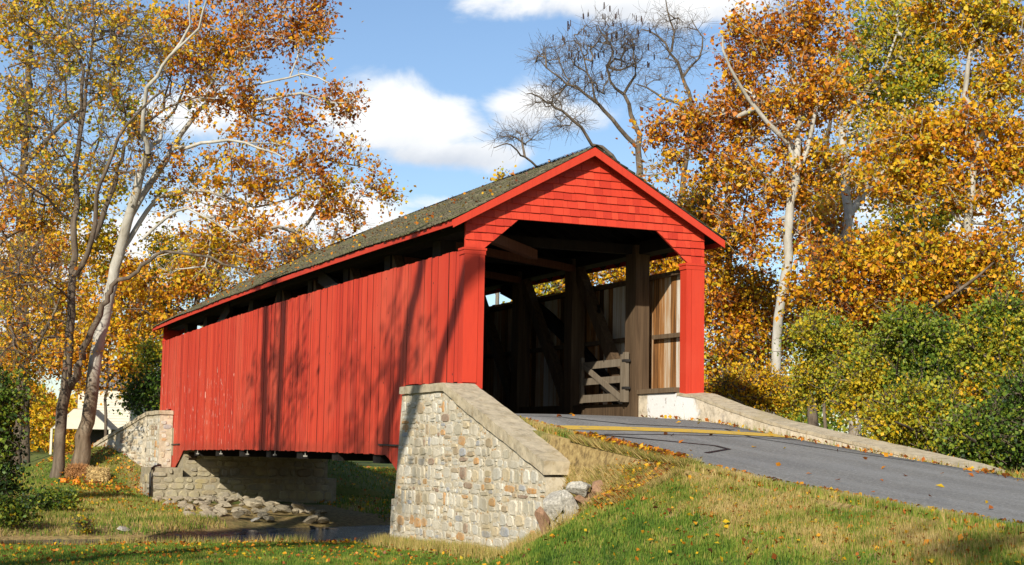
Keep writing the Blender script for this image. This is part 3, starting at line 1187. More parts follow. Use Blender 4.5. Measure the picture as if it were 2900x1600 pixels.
# right wall: plastered parapet beside the road
rw = empty('plastered_wall', 'low plastered wall sloping down along the right edge of the road', 'wall', loc=(5, 0, -0.5))
OF4 = Vector((-5, 0, 0.5))
b = MB()
st = [(2.62, 4.74, 0.80), (1.0, 4.75, 0.79), (0.26, 4.755, 0.78), (-0.4, 4.78, 0.72), (-1.6, 4.84, 0.44), (-3.0, 4.92, 0.16), (-4.5, 5.0, -0.07), (-6.2, 5.08, -0.31), (-8.0, 5.15, -0.56), (-8.5, 5.17, -0.66)]
top = MB()
vs = []
for (y, x, z) in st:
    zl = float(road_z(y)) - 0.7
    th = 0.42
    vs += [(x, y, zl), (x, y, z - 0.0), (x + th, y, z + 0.03), (x + th, y, zl - 1.2)]
fs = []
for i in range(len(st) - 1):
    q = 4 * i
    fs += [(q, q + 4, q + 5, q + 1), (q + 2, q + 6, q + 7, q + 3)]
    fs += [(q + 1, q + 5, q + 6, q + 2)]
fs += [(0, 1, 2, 3), (len(vs) - 1, len(vs) - 2, len(vs) - 3, len(vs) - 4)]
b.add(vs, fs)
local(b, OF4).build('masonry', MT['plaster'], rw)
b = MB()
for (y0, x0, z0), (y1, x1, z1) in zip(st[2:-1], st[3:]):
    b.add([(x0 - 0.012, y0 - 0.003, z0 - 0.05), (x1 - 0.012, y1, z1 - 0.05), (x1 - 0.012, y1, z1 + 0.006), (x0 - 0.012, y0 - 0.003, z0 + 0.006),
           (x0 + 0.45, y0 - 0.003, z0 + 0.045), (x1 + 0.45, y1, z1 + 0.045)], [(0, 1, 2, 3), (3, 2, 5, 4)])
roughen(local(b, OF4).build('coping', MT['cap'], rw), 0.012)
sill = MB().box((4.70, 0.30, 0.802), (5.12, 1.94, 0.90), 0.9).build('sill_timber', MT['timber'], bridge)


# ------------------------------------------------------------------ rocks
def rock_mesh(name, seed, flat=0.7):
    r = np.random.default_rng(seed)
    import bmesh
    bm = bmesh.new()
    bmesh.ops.create_icosphere(bm, subdivisions=2, radius=1)
    planes = [(Vector(r.normal(size=3)).normalized(), r.uniform(0.38, 0.75)) for _ in range(10)]
    for v in bm.verts:
        for nrm, d in planes:
            k = v.co.dot(nrm)
            if k > d:
                v.co -= nrm * (k - d)
        v.co += Vector(r.normal(size=3)) * 0.035
        v.co.z *= flat
    me = bpy.data.meshes.new(name)
    bm.to_mesh(me)
    bm.free()
    return me


rmesh = [rock_mesh('rock', 30 + i, 0.75) for i in range(8)]


def boulder_mesh(seed):
    import bmesh
    from mathutils import noise
    r = np.random.default_rng(seed)
    bm = bmesh.new()
    bmesh.ops.create_icosphere(bm, subdivisions=4, radius=1)
    planes = [(Vector(r.normal(size=3)).normalized(), r.uniform(0.42, 0.72)) for _ in range(9)]
    off = Vector(r.normal(size=3)) * 5
    for v in bm.verts:
        for nrm, d in planes:
            k = v.co.dot(nrm)
            if k > d:
                v.co -= nrm * (k - d)
        n = noise.noise(v.co * 1.6 + off) * 0.05 + noise.noise(v.co * 5 + off) * 0.05 + noise.noise(v.co * 13 + off) * 0.035
        v.co *= 1 + n
        v.co.z *= 0.8
    me = bpy.data.meshes.new('boulder')
    bm.to_mesh(me)
    bm.free()
    return me


rmesh += [boulder_mesh(60 + i) for i in range(4)]


def rock(loc, size, m, label, group, i=None, name='rock'):
    base = rmesh[random.randrange(8) if i is None else i]
    key = base.name + m.name
    if key not in rock.cache:
        me = base.copy()
        me.materials.append(m)
        rock.cache[key] = me
    o = bpy.data.objects.new(name, rock.cache[key])
    col.objects.link(o)
    o.location = loc
    o.scale = size
    o.rotation_euler = (rnd(-.3, .3), rnd(-.3, .3), rnd(0, 6.28))
    return tag(o, label, 'rock', group)


rock.cache = {}
# boulders against the end of the near wing wall: (x, y in the enlarged detail, width, height, material, label)
BO = [
    (800, 545, 230, 160, 'rock_grey', 'pale boulder just below the coping end of the near wing wall'),
    (985, 520, 130, 120, 'rock_brown', 'pinkish brown boulder beside the dry grass, topmost at the wall end'),
    (480, 735, 260, 215, 'rock_grey', 'wide grey boulder at the corner of the near wing wall'),
    (672, 710, 170, 250, 'rock_grey', 'tall upright grey boulder in the middle of the boulder pile'),
    (865, 680, 190, 130, 'rock_brown', 'flat orange brown boulder beneath the pale one'),
    (930, 790, 150, 150, 'rock_brown', 'rounded brown boulder half covered by dry grass'),
    (1015, 655, 90, 110, 'rock_grey', 'small pale stone wedged beside the long dry grass'),
    (660, 935, 280, 210, 'rock_grey', 'whitish boulder lying lowest in the pile at the wall end'),
    (370, 930, 150, 220, 'rock_brown', 'tan slab standing at the foot of the wing wall'),
]
for (x, y, w, h, m_, lab) in BO:
    px, py = (1450 + x / 4.06) / S, (1250 + y / 4.06) / S
    d = 23.85 if x > 600 else 24.4
    p = at(px, py, d)
    g = d / FOC / 4.06
    rock(p, (w * g * 0.92, w * g * 0.70, h * g * 1.08), MT[m_], lab, 'boulders at the wall end', i=8 + random.randrange(4), name='boulder')
# riprap below the far abutment
k = 0
spots = []
while len(spots) < 125:
    x = rnd(-1.6, 2.6)
    y = rnd(16.3, 25.2)
    if y < 15.2 + 0.45 * x - 0.2 or x < -1.4 + (25 - y) * 0.02 - (2.0 if y < 20 else 0):
        continue
    s_ = rnd(0.10, 0.235) * (1.15 if y < 20 else 0.9)
    if any((x - a) ** 2 + (y - c) ** 2 < (0.62 * (s_ + q)) ** 2 for a, c, q in spots):
        continue
    spots.append((x, y, s_))
for x, y, s_ in spots:
    heap = 0.30 * math.exp(-((x - 0.7) / 1.5) ** 2 - ((y - 20.5) / 3.2) ** 2)
    rock((x, y, float(ground_z(x, y)) + heap + s_ * 0.25), (s_ * rnd(.8, 1.3), s_ * rnd(.8, 1.2), s_ * rnd(.6, .95)), MT['rock'], 'tan broken rock in the heap between far abutment and stream', 'rocks heaped below the far abutment')
spots = []
for _ in range(34):
    x = rnd(-6, 2.5)
    y = float(np.interp(x, [-9, -3.2, -1.2, 0, 4, 8], [10.2, 11.2, 14.2, 15.6, 17.4, 18.5])) + rnd(-2.2, 0.5)
    s_ = rnd(0.09, 0.24)
    rock((x, y, -2.70 + s_ * 0.1), (s_ * 1.3, s_, s_ * 0.5), MT['wet_rock'], 'dark wet stone lying in the shallow stream', 'stones in the stream')
for (px, py, w, lab) in ((312, 1337, 0.2, 'single light grey rock on the near bank left of the stream'), (640, 1312, 0.2, 'white stone lying in the stream in front of the rock heap'), (1000, 1362, 0.10, 'flat pale stone in the lawn beside the foot of the near wing wall')):
    p, d = ground_hit(px, py)
    rock((p[0], p[1], p[2] + 0.05), (w * 1.2, w, w * 0.6), MT['rock_grey'], lab, None)


# ------------------------------------------------------------------ foliage
def leaf_mesh(name, pos, size, tint, nbias=(0, 0, 0.35), droop=0.0, aspect=0.8):
    n = len(pos)
    nr = rng.normal(size=(n, 3)) + np.array(nbias)
    nr /= np.linalg.norm(nr, axis=1)[:, None]
    a = rng.normal(size=(n, 3))
    a[:, 2] -= droop
    a -= nr * (a * nr).sum(1)[:, None]
    a /= np.linalg.norm(a, axis=1)[:, None]
    bb = np.cross(nr, a)
    s = np.asarray(size)[:, None]
    v = np.empty((n, 5, 3))
    v[:, 0] = pos - a * s * 0.5
    v[:, 1] = pos + bb * s * 0.5 * aspect + nr * s * 0.14 - a * s * 0.08
    v[:, 2] = pos + a * s * 0.52
    v[:, 3] = pos - bb * s * 0.5 * aspect + nr * s * 0.14 - a * s * 0.08
    v[:, 4] = 0
    v = v[:, :4]
    i0 = np.arange(n)[:, None] * 4
    f = np.concatenate([i0 + np.array([[0, 1, 2]]), i0 + np.array([[0, 2, 3]])], 1).reshape(-1, 3)
    return np_mesh(name, v.reshape(-1, 3), f, np.repeat(np.clip(tint, 0, 1), 2))


def frustums(P0, P1, R0, R1, sides):
    d = P1 - P0
    ln = np.linalg.norm(d, axis=1)[:, None] + 1e-9
    d = d / ln
    ref = np.where(np.abs(d[:, 2:3]) > 0.9, np.array([[1.0, 0, 0]]), np.array([[0, 0, 1.0]]))
    a = np.cross(d, ref)
    a /= np.linalg.norm(a, axis=1)[:, None] + 1e-9
    b = np.cross(d, a)
    n = len(P0)
    th = 2 * PI * np.arange(sides) / sides
    ring = a[:, None, :] * np.cos(th)[None, :, None] + b[:, None, :] * np.sin(th)[None, :, None]
    v0 = P0[:, None, :] + ring * R0[:, None, None]
    v1 = (P1 + d * ln * 0.03)[:, None, :] + ring * R1[:, None, None]
    v = np.concatenate([v0, v1], 1).reshape(-1, 3)
    i0 = np.arange(n)[:, None, None] * (2 * sides)
    k = np.arange(sides)
    q = np.stack([k, (k + 1) % sides, (k + 1) % sides + sides, k + sides], -1)[None]
    return v, (i0 + q).reshape(-1, 4)


def smooth_line(pts, rad, step):
    pts = np.asarray(pts, float)
    rad = np.asarray(rad, float)
    # Catmull-Rom
    out, ro = [], []
    n = len(pts)
    for i in range(n - 1):
        p0, p1, p2, p3 = pts[max(i - 1, 0)], pts[i], pts[i + 1], pts[min(i + 2, n - 1)]
        m = max(2, int(np.linalg.norm(p2 - p1) / step))
        for j in range(m):
            t = j / m
            out.append(0.5 * ((2 * p1) + (-p0 + p2) * t + (2 * p0 - 5 * p1 + 4 * p2 - p3) * t * t + (-p0 + 3 * p1 - 3 * p2 + p3) * t ** 3))
            ro.append(rad[i] * (1 - t) + rad[i + 1] * t)
    out.append(pts[-1])
    ro.append(rad[-1])
    return np.array(out), np.array(ro)


def make_tree(name, label, cat, limbs, blobs, bark, group=None, nclump=260, leaves=16000, lsize=0.17, twigs=5, spread=0.42, tw_len=0.8, tip_r=0.012, bare=0.0, pods=None, hue_jit=0.07, curl=0.6, twig_leaf=0.62, droop=0.3, wither=0.045):
    """limbs: polylines in space with radii; blobs: (centre, axes(3 vectors), weight, hue)"""
    base = Vector(limbs[0][0][0])
    root = empty(name, label, cat, group, loc=tuple(base))
    base = np.array(base)
    nodes, par, rad, main = [], [], [], []
    seglist = []
    big = MB()
    for pts, rs in limbs:
        P, R_ = smooth_line(pts, rs, 0.55)
        jit = rng.normal(size=P.shape) * 0.04
        jit[0] = 0
        jit[-1] = 0
        P = P + jit
        big.tube([p - base for p in P], list(R_), 10 if R_[0] > 0.1 else 6)
        st_ = len(nodes)
        if nodes:
            dd = np.linalg.norm(np.array(nodes) - P[0], axis=1)
            pr = int(np.argmin(dd))
        else:
            pr = -1
        for i in range(len(P)):
            nodes.append(P[i])
            par.append(pr if i == 0 else len(nodes) - 2)
            rad.append(R_[i])
            main.append(True)
    nl = len(nodes)
    # clump centres
    wts = np.array([bl[2] for bl in blobs], float)
    wts /= wts.sum()
    which = rng.choice(len(blobs), size=nclump, p=wts)
    cen = np.empty((nclump, 3))
    hue = np.empty(nclump)
    for i, w in enumerate(which):
        c, ax, _, h = blobs[w]
        d = rng.normal(size=3)
        d *= rng.uniform(0.05, 1) ** (1 / 2.4) / np.linalg.norm(d)
        cen[i] = c + d @ ax
        hue[i] = h + rng.normal() * 0.075
    gz = ground_z(cen[:, 0], cen[:, 1])
    cen[:, 2] = np.maximum(cen[:, 2], gz + 0.25)
    N = np.array(nodes)
    d0 = np.min(np.linalg.norm(cen[:, None, :] - N[None, ::2, :], axis=2), axis=1)
    order = np.argsort(d0)
    cap = nl + nclump * 14
    NN = np.zeros((cap, 3))
    NN[:nl] = N
    cnt = nl
    dirs = np.zeros((cap, 3))
    dirs[1:nl] = N[1:] - N[:-1]
    dirs[:nl] /= np.linalg.norm(dirs[:nl], axis=1)[:, None] + 1e-6
    tips = []
    for ci in order:
        c = cen[ci]
        v = c - NN[:cnt]
        ds = np.linalg.norm(v, axis=1)
        align = (v * dirs[:cnt]).sum(1) / (ds + 1e-6)
        cost = ds * (1.25 - 0.35 * align) + np.where(NN[:cnt, 2] > c[2] + 0.3, 0.6, 0)
        j = int(np.argmin(cost))
        dist = ds[j]
        m = max(1, min(12, int(dist / 0.6)))
        p0 = NN[j]
        t0 = dirs[j] * curl + v[j] / (dist + 1e-6) * (1.2 - curl) + np.array([0, 0, 0.25 * curl / 0.6])
        ctrl = p0 + t0 * dist * 0.42
        prev = j
        for k in range(1, m + 1):
            t = k / m
            q = (1 - t) ** 2 * p0 + 2 * t * (1 - t) * ctrl + t * t * c
            if k < m:
                q = q + rng.normal(size=3) * 0.07
            NN[cnt] = q
            dv = q - NN[prev]
            dirs[cnt] = dv / (np.linalg.norm(dv) + 1e-6)
            par.append(prev)
            rad.append(0)
            prev = cnt
            cnt += 1
        tips.append((prev, ci))
    par = np.array(par)
    acc = np.zeros(cnt)
    for t_, _ in tips:
        acc[t_] += tip_r ** 2.1
    for i in range(cnt - 1, nl - 1, -1):
        if acc[i] == 0:
            acc[i] = tip_r ** 2.1
        if par[i] >= nl:
            acc[par[i]] += acc[i]
    R_ = acc ** (1 / 2.1)
    idx = np.arange(nl, cnt)
    P0, P1 = NN[par[idx]] - base, NN[idx] - base
    R1 = R_[idx]
    R0 = np.where(par[idx] < nl, R1 * 1.15, R_[np.maximum(par[idx], 0)])
    R0 = np.minimum(R0, R1 * 1.5)
    V, Fq = frustums(P0, P1, R0, R1, 5)
    # fine twigs
    tp = np.array([NN[t_] for t_, _ in tips]) - base
    td = np.array([dirs[t_] for t_, _ in tips])
    nt_ = len(tp) * twigs
    a0 = np.repeat(tp, twigs, 0)
    tdr = np.repeat(td, twigs, 0) * 0.7 + rng.normal(size=(nt_, 3)) * 0.75 + np.array([0, 0, 0.15])
    tdr /= np.linalg.norm(tdr, axis=1)[:, None]
    ln = rng.uniform(0.4, 1.0, nt_)[:, None] * tw_len
    mid = a0 + tdr * ln * 0.5
    td2 = tdr + rng.normal(size=(nt_, 3)) * 0.35
    end = mid + td2 / np.linalg.norm(td2, axis=1)[:, None] * ln * 0.5
    V2, F2 = frustums(np.concatenate([a0, mid]), np.concatenate([mid, end]), np.full(2 * nt_, tip_r * 0.75), np.full(2 * nt_, tip_r * 0.5), 3)
    bv = np.array([tuple(v) for v in big.v])
    bf = [f for f in big.f if len(f) == 4]
    allv = np.concatenate([bv, V, V2])
    allf = np.concatenate([np.array(bf), Fq + len(bv), F2 + len(bv) + len(V)])
    link('trunk', np_mesh('trunk', allv, allf, np.full(len(allf), 0.5), True), bark, root)
    # leaves
    if leaves:
        keep = np.array([rng.random() > bare for _ in tips])
        tc = tp[keep]
        th = hue[np.array([ci for _, ci in tips])][keep]
        per = rng.gamma(2.2, 1.0, len(tc))
        per = np.maximum(1, per / per.sum() * leaves).astype(int)
        cpos = np.repeat(tc, per, 0)
        sig = np.repeat(rng.uniform(0.6, 1.3, len(tc)) * spread, per)[:, None]
        # some of the leaves sit along the twigs
        pos = cpos + rng.normal(size=cpos.shape) * sig * np.array([1, 1, 0.75])
        tid = np.repeat(np.nonzero(keep)[0], per) * twigs + rng.integers(0, twigs, len(pos))
        tt_ = rng.uniform(0.15, 1.12, len(pos))[:, None]
        along = a0[tid] + (end[tid] - a0[tid]) * tt_ + rng.normal(size=pos.shape) * (0.05 + 0.45 * lsize)
        pos = np.where(rng.random(len(pos))[:, None] < twig_leaf, along, pos)
        tint = np.repeat(th, per) + rng.normal(size=len(pos)) * hue_jit
        wi_ = rng.random(len(pos)) < wither
        tint = np.where(wi_, rng.uniform(0.88, 1.0, len(pos)), tint) if tint.mean() > 0.4 else tint
        sz = lsize * (0.45 + 0.85 * rng.random(len(pos)) ** 1.5)
        link('crown', leaf_mesh('crown', pos, sz, tint, droop=droop), MT['leaf'], root)
    if pods:
        c, ax, npod = pods
        d = rng.normal(size=(npod, 3))
        d *= (rng.random(npod) ** 0.4 / np.linalg.norm(d, axis=1))[:, None]
        ctr = c + d @ ax
        ce = ctr
        # hang from the nearest twig
        e_ = end
        pick = [int(np.argmin(np.linalg.norm(e_ + base - q, axis=1))) for q in ce]
        pos = e_[pick] + rng.normal(size=(npod, 3)) * 0.05 - np.array([0, 0, 0.05])
        v0 = pos
        pv, pf = [], []
        for q in v0:
            l_ = rng.uniform(0.18, 0.34)
            w_ = rng.uniform(0.018, 0.034)
            an = rng.uniform(0, PI)
            s_ = np.array([math.cos(an), math.sin(an), 0]) * w_
            i0 = len(pv)
            pv += [q - s_, q + s_, q + s_ * 0.7 - np.array([0.02, 0.03, l_]), q - s_ * 0.7 - np.array([-0.02, 0.01, l_])]
            pf.append((i0, i0 + 1, i0 + 2, i0 + 3))
        tag(link('seed_pods', np_mesh('seed_pods', np.array(pv), np.array(pf)), MT['pod'], root), kind='stuff')
    return root


def limb(pts, depth, radii, wob=0.0, d_end=None):
    """polyline along points of the photograph at one distance (d_end: distance at its end)"""
    n = len(pts)
    dd = np.linspace(depth, depth if d_end is None else d_end, n)
    P = np.array([at(x, y, d) for (x, y), d in zip(pts, dd)])
    if len(radii) == 2:
        radii = np.linspace(radii[0], radii[1], n)
    return P, radii


def blob(x, y, rx, ry, depth, hue, wt=None, thick=None):
    c = at(x, y, depth)
    g = depth / FOC * S
    ax = np.stack([RT * rx * g, UP * ry * g, FW * (thick if thick else 0.8 * math.sqrt(rx * ry) * g)])
    return (c, ax, wt if wt else rx * ry, hue)


def foot(px, py, **k):
    p, d = ground_hit(px, py, **k)
    return (px, py), d


def d_(z1pts, s=1.776, ox=0, oy=0):
    return [((ox + x / s) / S, (oy + y / s) / S) for x, y in z1pts]


# --- left sycamore
dB = ground_hit(202, 1184)[1]
KB = dB / FOC                      # metres per pixel there
Z4 = lambda pts: d_(pts, 3.158, 0, 700)


def limbw(pts, depth, wpx, d_end=None):
    """limb whose half width is read off in pixels of the photograph"""
    k = depth / FOC
    return limb(pts, depth, [q * k for q in (wpx if len(wpx) == len(pts) else np.linspace(wpx[0], wpx[-1], len(pts)))], 0, d_end)


B0 = limbw([(200, 1186), (208, 1130), (219, 1060), (232, 985), (246, 900), (262, 790), (282, 710), (300, 640)], dB, [30, 23, 20, 18.5, 18, 17.5, 16, 15])
syc = [B0,
       limbw([(300, 640), (318, 560), (340, 485), (362, 410), (372, 385)], dB, (15, 11), d_end=dB - 1),
       limbw([(372, 385), (357, 330), (360, 260), (390, 190), (430, 140), (500, 70), (520, 0)], dB - 1, (8, 2.5), d_end=dB - 3),
       limbw([(372, 385), (395, 350), (412, 310), (440, 270), (470, 200)], dB - 1, (8, 2.5), d_end=dB + 2),
       limbw([(318, 560), (360, 490), (420, 400), (440, 370), (475, 310), (528, 252), (580, 262), (630, 290), (690, 320)], dB, (11, 2.5), d_end=dB + 2),
       limbw([(440, 370), (505, 365), (580, 355), (650, 372), (720, 400)], dB, (6, 2), d_end=dB - 2),
       limbw([(300, 640), (350, 560), (400, 500), (480, 480), (560, 490), (640, 520), (730, 500)], dB, (8, 2), d_end=dB + 1),
       limbw([(360, 600), (420, 545), (470, 520), (540, 560), (600, 600)], dB, (5, 2), d_end=dB - 1),
       limbw([(528, 252), (570, 200), (640, 130), (700, 80), (740, 20)], dB + 1, (5, 1.5)),
       limbw([(430, 140), (470, 60), (480, -60)], dB - 2, (5, 2)),
       limbw([(560, 230), (660, 210), (760, 190), (830, 210)], dB + 1, (4, 1.5), d_end=dB - 1)]
sb = [blob(640, 60, 190, 110, dB + 0.5, 0.690), blob(760, 100, 90, 100, dB + 0.5, 0.730), blob(560, 200, 130, 110, dB + 0.5, 0.670), blob(830, 270, 90, 60, dB + 0.5, 0.750), blob(870, 420, 85, 60, dB + 0.5, 0.630),
      blob(700, 400, 150, 90, dB + 0.5, 0.670), blob(560, 470, 160, 90, dB + 0.5, 0.590), blob(800, 500, 130, 50, dB + 0.5, 0.610), blob(640, 600, 170, 65, dB + 0.5, 0.650), blob(860, 560, 60, 45, dB + 0.5, 0.710),
      blob(470, 110, 120, 100, dB + 0.5, 0.610), blob(730, -20, 120, 60, dB + 0.5, 0.770), blob(950, 485, 50, 22, dB + 0.5, 0.590, 2600), blob(690, 300, 130, 80, dB + 0.5, 0.670), blob(480, 640, 120, 70, dB + 0.5, 0.570), blob(420, 420, 120, 130, dB + 0.5, 0.570, 9000)]
make_tree('sycamore_tree', 'leaning white limbed sycamore with orange leaves left of the bridge roof', 'tree', syc, sb, MT['bark_syc'], 'trees beyond the stream', 430, 21000, 0.165, 6, 0.34, hue_jit=0.10)

# --- brown forked tree in front of it
dA = ground_hit(140, 1199)[1]
fk = [limbw([(140, 1202), (148, 1150), (152, 1080)] + Z4([(575, 1270), (600, 1080), (615, 900), (635, 600), (655, 300), (665, 60)]) + [(188, 560), (192, 430), (200, 350)], dA, [19, 16.5, 16, 16, 13.5, 12.5, 11.5, 10.5, 9.5, 9, 7.5, 6.5]),
      limbw([(200, 350), (212, 270), (230, 150), (236, 60), (240, -40)], dA, (6, 2.5)),
      limbw([(200, 350), (208, 180), (190, 110), (165, 40), (150, -20)], dA, (5.5, 2.5), d_end=dA + 1),
      limbw(Z4([(590, 1270), (650, 1210), (690, 1130), (712, 1030), (740, 930), (785, 830), (870, 650), (920, 530), (970, 420), (1010, 350), (1080, 300), (1230, 210), (1330, 110), (1480, 40)]) + [(500, 640), (560, 660), (640, 690)], dA, (12.5, 2.5), d_end=dA - 1),
      limbw([(190, 690), (225, 630), (240, 560), (250, 490), (265, 430), (300, 350), (345, 280), (415, 225)], dA, (8.5, 2.5), d_end=dA - 2),
      limbw([(236, 600), (268, 520), (292, 450), (305, 400), (330, 345), (380, 300), (460, 255), (560, 232)], dA, (8, 2), d_end=dA + 1),
      limbw([(184, 560), (120, 500), (60, 460), (-20, 400)], dA, (4, 1.5), d_end=dA - 3),
      limbw([(192, 430), (130, 330), (70, 260), (20, 170)], dA, (4, 1.5), d_end=dA - 1),
      limbw([(181, 760), (120, 700), (50, 690), (-30, 720)], dA, (3, 1.2), d_end=dA - 4),
      limbw([(178, 850), (110, 850), (50, 810), (-20, 830)], dA, (3, 1.2), d_end=dA - 4)]
fb = [blob(200, 80, 200, 130, dA, .5), blob(110, 420, 150, 130, dA, .56), blob(330, 180, 150, 140, dA, .54), blob(60, 700, 110, 110, dA - 2, .62), blob(320, 380, 110, 110, dA, .56), blob(90, 250, 120, 110, dA, .5),
      blob(80, 850, 110, 70, dA - 3, .6)]
make_tree('forked_tree', 'slim brown tree forking low down beside the pumpkins, mostly bare twigs', 'tree', fk, fb, MT['bark'], 'trees beyond the stream', 380, 4200, 0.15, 6, 0.4, 1.3, 0.012, 0.45, hue_jit=0.1)


def simple_tree(name, label, foot_px, top_pts, blobs, bark, r, nclump, leaves, lsize=0.17, depth=None, cat='tree', group='trees beyond the stream', side=(), **k):
    if depth is None:
        depth = ground_hit(*foot_px)[1]
        f = foot_px
    else:
        f = foot_px
    P0 = at(f[0], f[1], depth)
    gz = float(ground_z(P0[0], P0[1]))
    pts = [(P0[0], P0[1], gz - 0.1)] + [tuple(at(x, y, depth)) for x, y in top_pts]
    limbs = [(np.array(pts), np.linspace(r, r * 0.3, len(pts)))]
    for sd, ra in side:
        limbs.append(limb(sd, depth, (ra, ra * 0.3), d_end=depth + rnd(-2, 2)))
    bl = [blob(x, y, rx, ry, depth + (q[0] if q else 0), h) for (x, y, rx, ry, h, *q) in blobs]
    return make_tree(name, label, cat, limbs, bl, bark, group, nclump, leaves, lsize, **k)


simple_tree('yellow_tree', 'tall yellow leaved tree at the upper left behind the forked trunk', (62, 1150), [(58, 800), (55, 500), (70, 250), (78, 40)],
            [(90, 70, 150, 110, .48), (50, 280, 120, 130, .44), (260, 230, 130, 110, .42), (200, 430, 140, 90, .42), (330, 60, 120, 90, .5), (230, 520, 100, 90, .44)], MT['bark'], 0.34, 260, 10500, 0.24, depth=82, spread=0.55,
            side=[([(58, 700), (120, 560), (200, 450), (260, 330)], 0.14), ([(62, 420), (150, 320), (260, 220), (330, 80)], 0.13), ([(58, 600), (20, 480), (-20, 330)], 0.1)])
simple_tree('orange_tree', 'rust and gold tree on the left edge with dark leaning trunk', (40, 1178), [(52, 1000), (60, 850), (45, 650)],
            [(60, 610, 120, 100, .58), (90, 780, 130, 100, .54), (30, 900, 80, 90, .52), (60, 520, 100, 80, .6), (150, 690, 70, 90, .64)], MT['bark'], 0.2, 220, 8500, 0.17, spread=0.42,
            side=[([(52, 950), (110, 840), (150, 750)], 0.12)])
simple_tree('golden_tree', 'golden leaved tree behind the sycamore, in front of the cream house', (262, 1118), [(270, 950), (280, 820)],
            [(285, 890, 100, 65, .56), (330, 760, 80, 80, .62), (400, 850, 60, 60, .56), (340, 955, 50, 28, .6), (210, 870, 60, 60, .6), (225, 965, 60, 22, .62)], MT['bark'], 0.10, 190, 7800, 0.22, depth=80, spread=0.6,
            side=[([(270, 960), (330, 880), (390, 850)], 0.1)])
simple_tree('russet_tree', 'russet and gold tree farthest left, behind the dark leaning trunk', (20, 1130), [(20, 900), (30, 600)],
            [(20, 740, 90, 90, .58), (110, 640, 110, 90, .52), (190, 780, 90, 90, .56), (100, 860, 110, 70, .48), (30, 960, 80, 60, .5), (130, 920, 60, 45, .6), (25, 1040, 40, 40, .62), (90, 1000, 30, 30, .5)], MT['bark'], 0.3, 300, 13000, 0.22, depth=92, spread=0.6,
            side=[([(22, 900), (100, 760), (190, 700)], 0.12)])
simple_tree('amber_tree', 'amber tree between the sycamore limbs and the far end of the roof', (480, 1110), [(480, 900), (500, 720), (520, 600)],
            [(500, 700, 90, 50, .62), (400, 760, 70, 60, .6), (560, 640, 90, 40, .64), (270, 800, 70, 70, .54), (250, 660, 70, 80, .5), (360, 880, 60, 60, .55), (330, 700, 60, 60, .58)], MT['bark'], 0.26, 210, 10500, 0.22, depth=84, spread=0.5, hue_jit=0.1,
            side=[([(490, 800), (420, 760), (380, 740)], 0.08)])
simple_tree('olive_tree', 'olive green tree above the far end of the bridge roof', (420, 1100), [(425, 900), (430, 720)],
            [(420, 720, 100, 70, .3), (370, 830, 70, 70, .42), (450, 640, 80, 50, .36)], MT['bark'], 0.3, 130, 7000, 0.2, depth=88, spread=0.6)
simple_tree('evergreen_bush', 'dark evergreen bush behind the far wing wall', (372, 1090), [(370, 1020), (372, 960)],
            [(355, 1000, 45, 45, .05), (395, 970, 30, 50, .12), (385, 900, 35, 30, .3)], MT['bark'], 0.12, 90, 5500, 0.17, depth=74, cat='bush', group=None, spread=0.5)
simple_tree('dark_bush', 'dark glossy bush at the left edge of the lawn', (8, 1268), [(8, 1220), (6, 1180)],
            [(4, 1215, 24, 50, .03), (-8, 1120, 30, 60, .06), (-5, 1010, 32, 80, .14)], MT['bark'], 0.08, 90, 6500, 0.13, cat='bush', group=None, spread=0.4)
simple_tree('pale_twig_tree', 'thin tree of brown leaves peeping over the middle of the bridge roof', (800, 1090), [(810, 800), (830, 640), (850, 560)],
            [(820, 640, 120, 60, .66), (640, 690, 110, 40, .58), (720, 640, 80, 50, .64)], MT['bark_grey'], 0.2, 120, 3500, 0.18, depth=76, spread=0.6, twigs=8, tw_len=1.2, side=[([(810, 800), (700, 720), (600, 690)], 0.08)])
simple_tree('sprig_tree', 'small yellow tree top showing above the bridge roof ridge', (1253, 1080), [(1252, 800), (1253, 470), (1254, 438)],
            [(1252, 445, 13, 14, .5), (1262, 455, 22, 14, .55), (1250, 500, 34, 20, .52), (1252, 560, 60, 45, .55), (1250, 650, 80, 60, .58)], MT['bark_grey'], 0.12, 90, 2600, 0.19, depth=72, spread=0.28, twigs=4, tw_len=0.5,
            side=[([(1252, 750), (1220, 640), (1205, 580)], 0.05), ([(1252, 700), (1285, 620), (1295, 560)], 0.05)])

# --- bare trees behind the bridge
dC = 74
Z8 = lambda pts: d_(pts, 2.03, 1300, 0)
cf = at(1625, 1060, dC)
gzc = float(ground_z(cf[0], cf[1]))
tr = np.array([(cf[0], cf[1], gzc)] + [tuple(at(x, y, dC)) for x, y in [(1622, 800), (1612, 560)] + Z8([(1035, 860), (1030, 740), (985, 655), (945, 545), (870, 465), (850, 385)])])
bare = [(tr, [0.28, 0.24, 0.19, 0.14, 0.12, 0.10, 0.08, 0.055, 0.035]),
        limb(Z8([(1035, 860), (960, 790), (880, 690), (800, 600), (720, 530), (620, 480), (540, 420), (470, 350)]), dC, (0.12, 0.025), d_end=dC - 2),
        limb([(1612, 560)] + Z8([(880, 900), (770, 830), (700, 730), (620, 660), (560, 610), (500, 590), (440, 545), (390, 540)]), dC, (0.10, 0.025), d_end=dC - 3),
        limb([(1612, 600)] + Z8([(560, 1000), (450, 960), (380, 900), (330, 860), (270, 830), (200, 850)]), dC, (0.07, 0.022), d_end=dC - 3),
        limb(Z8([(850, 385), (880, 300), (850, 220), (800, 150)]), dC, (0.06, 0.025), d_end=dC + 1),
        limb(Z8([(945, 545), (1000, 430), (1010, 330), (990, 220)]), dC, (0.07, 0.025), d_end=dC + 1),
        limb(Z8([(800, 600), (760, 480), (720, 340), (660, 200)]), dC - 1, (0.06, 0.02))]
bb_ = []
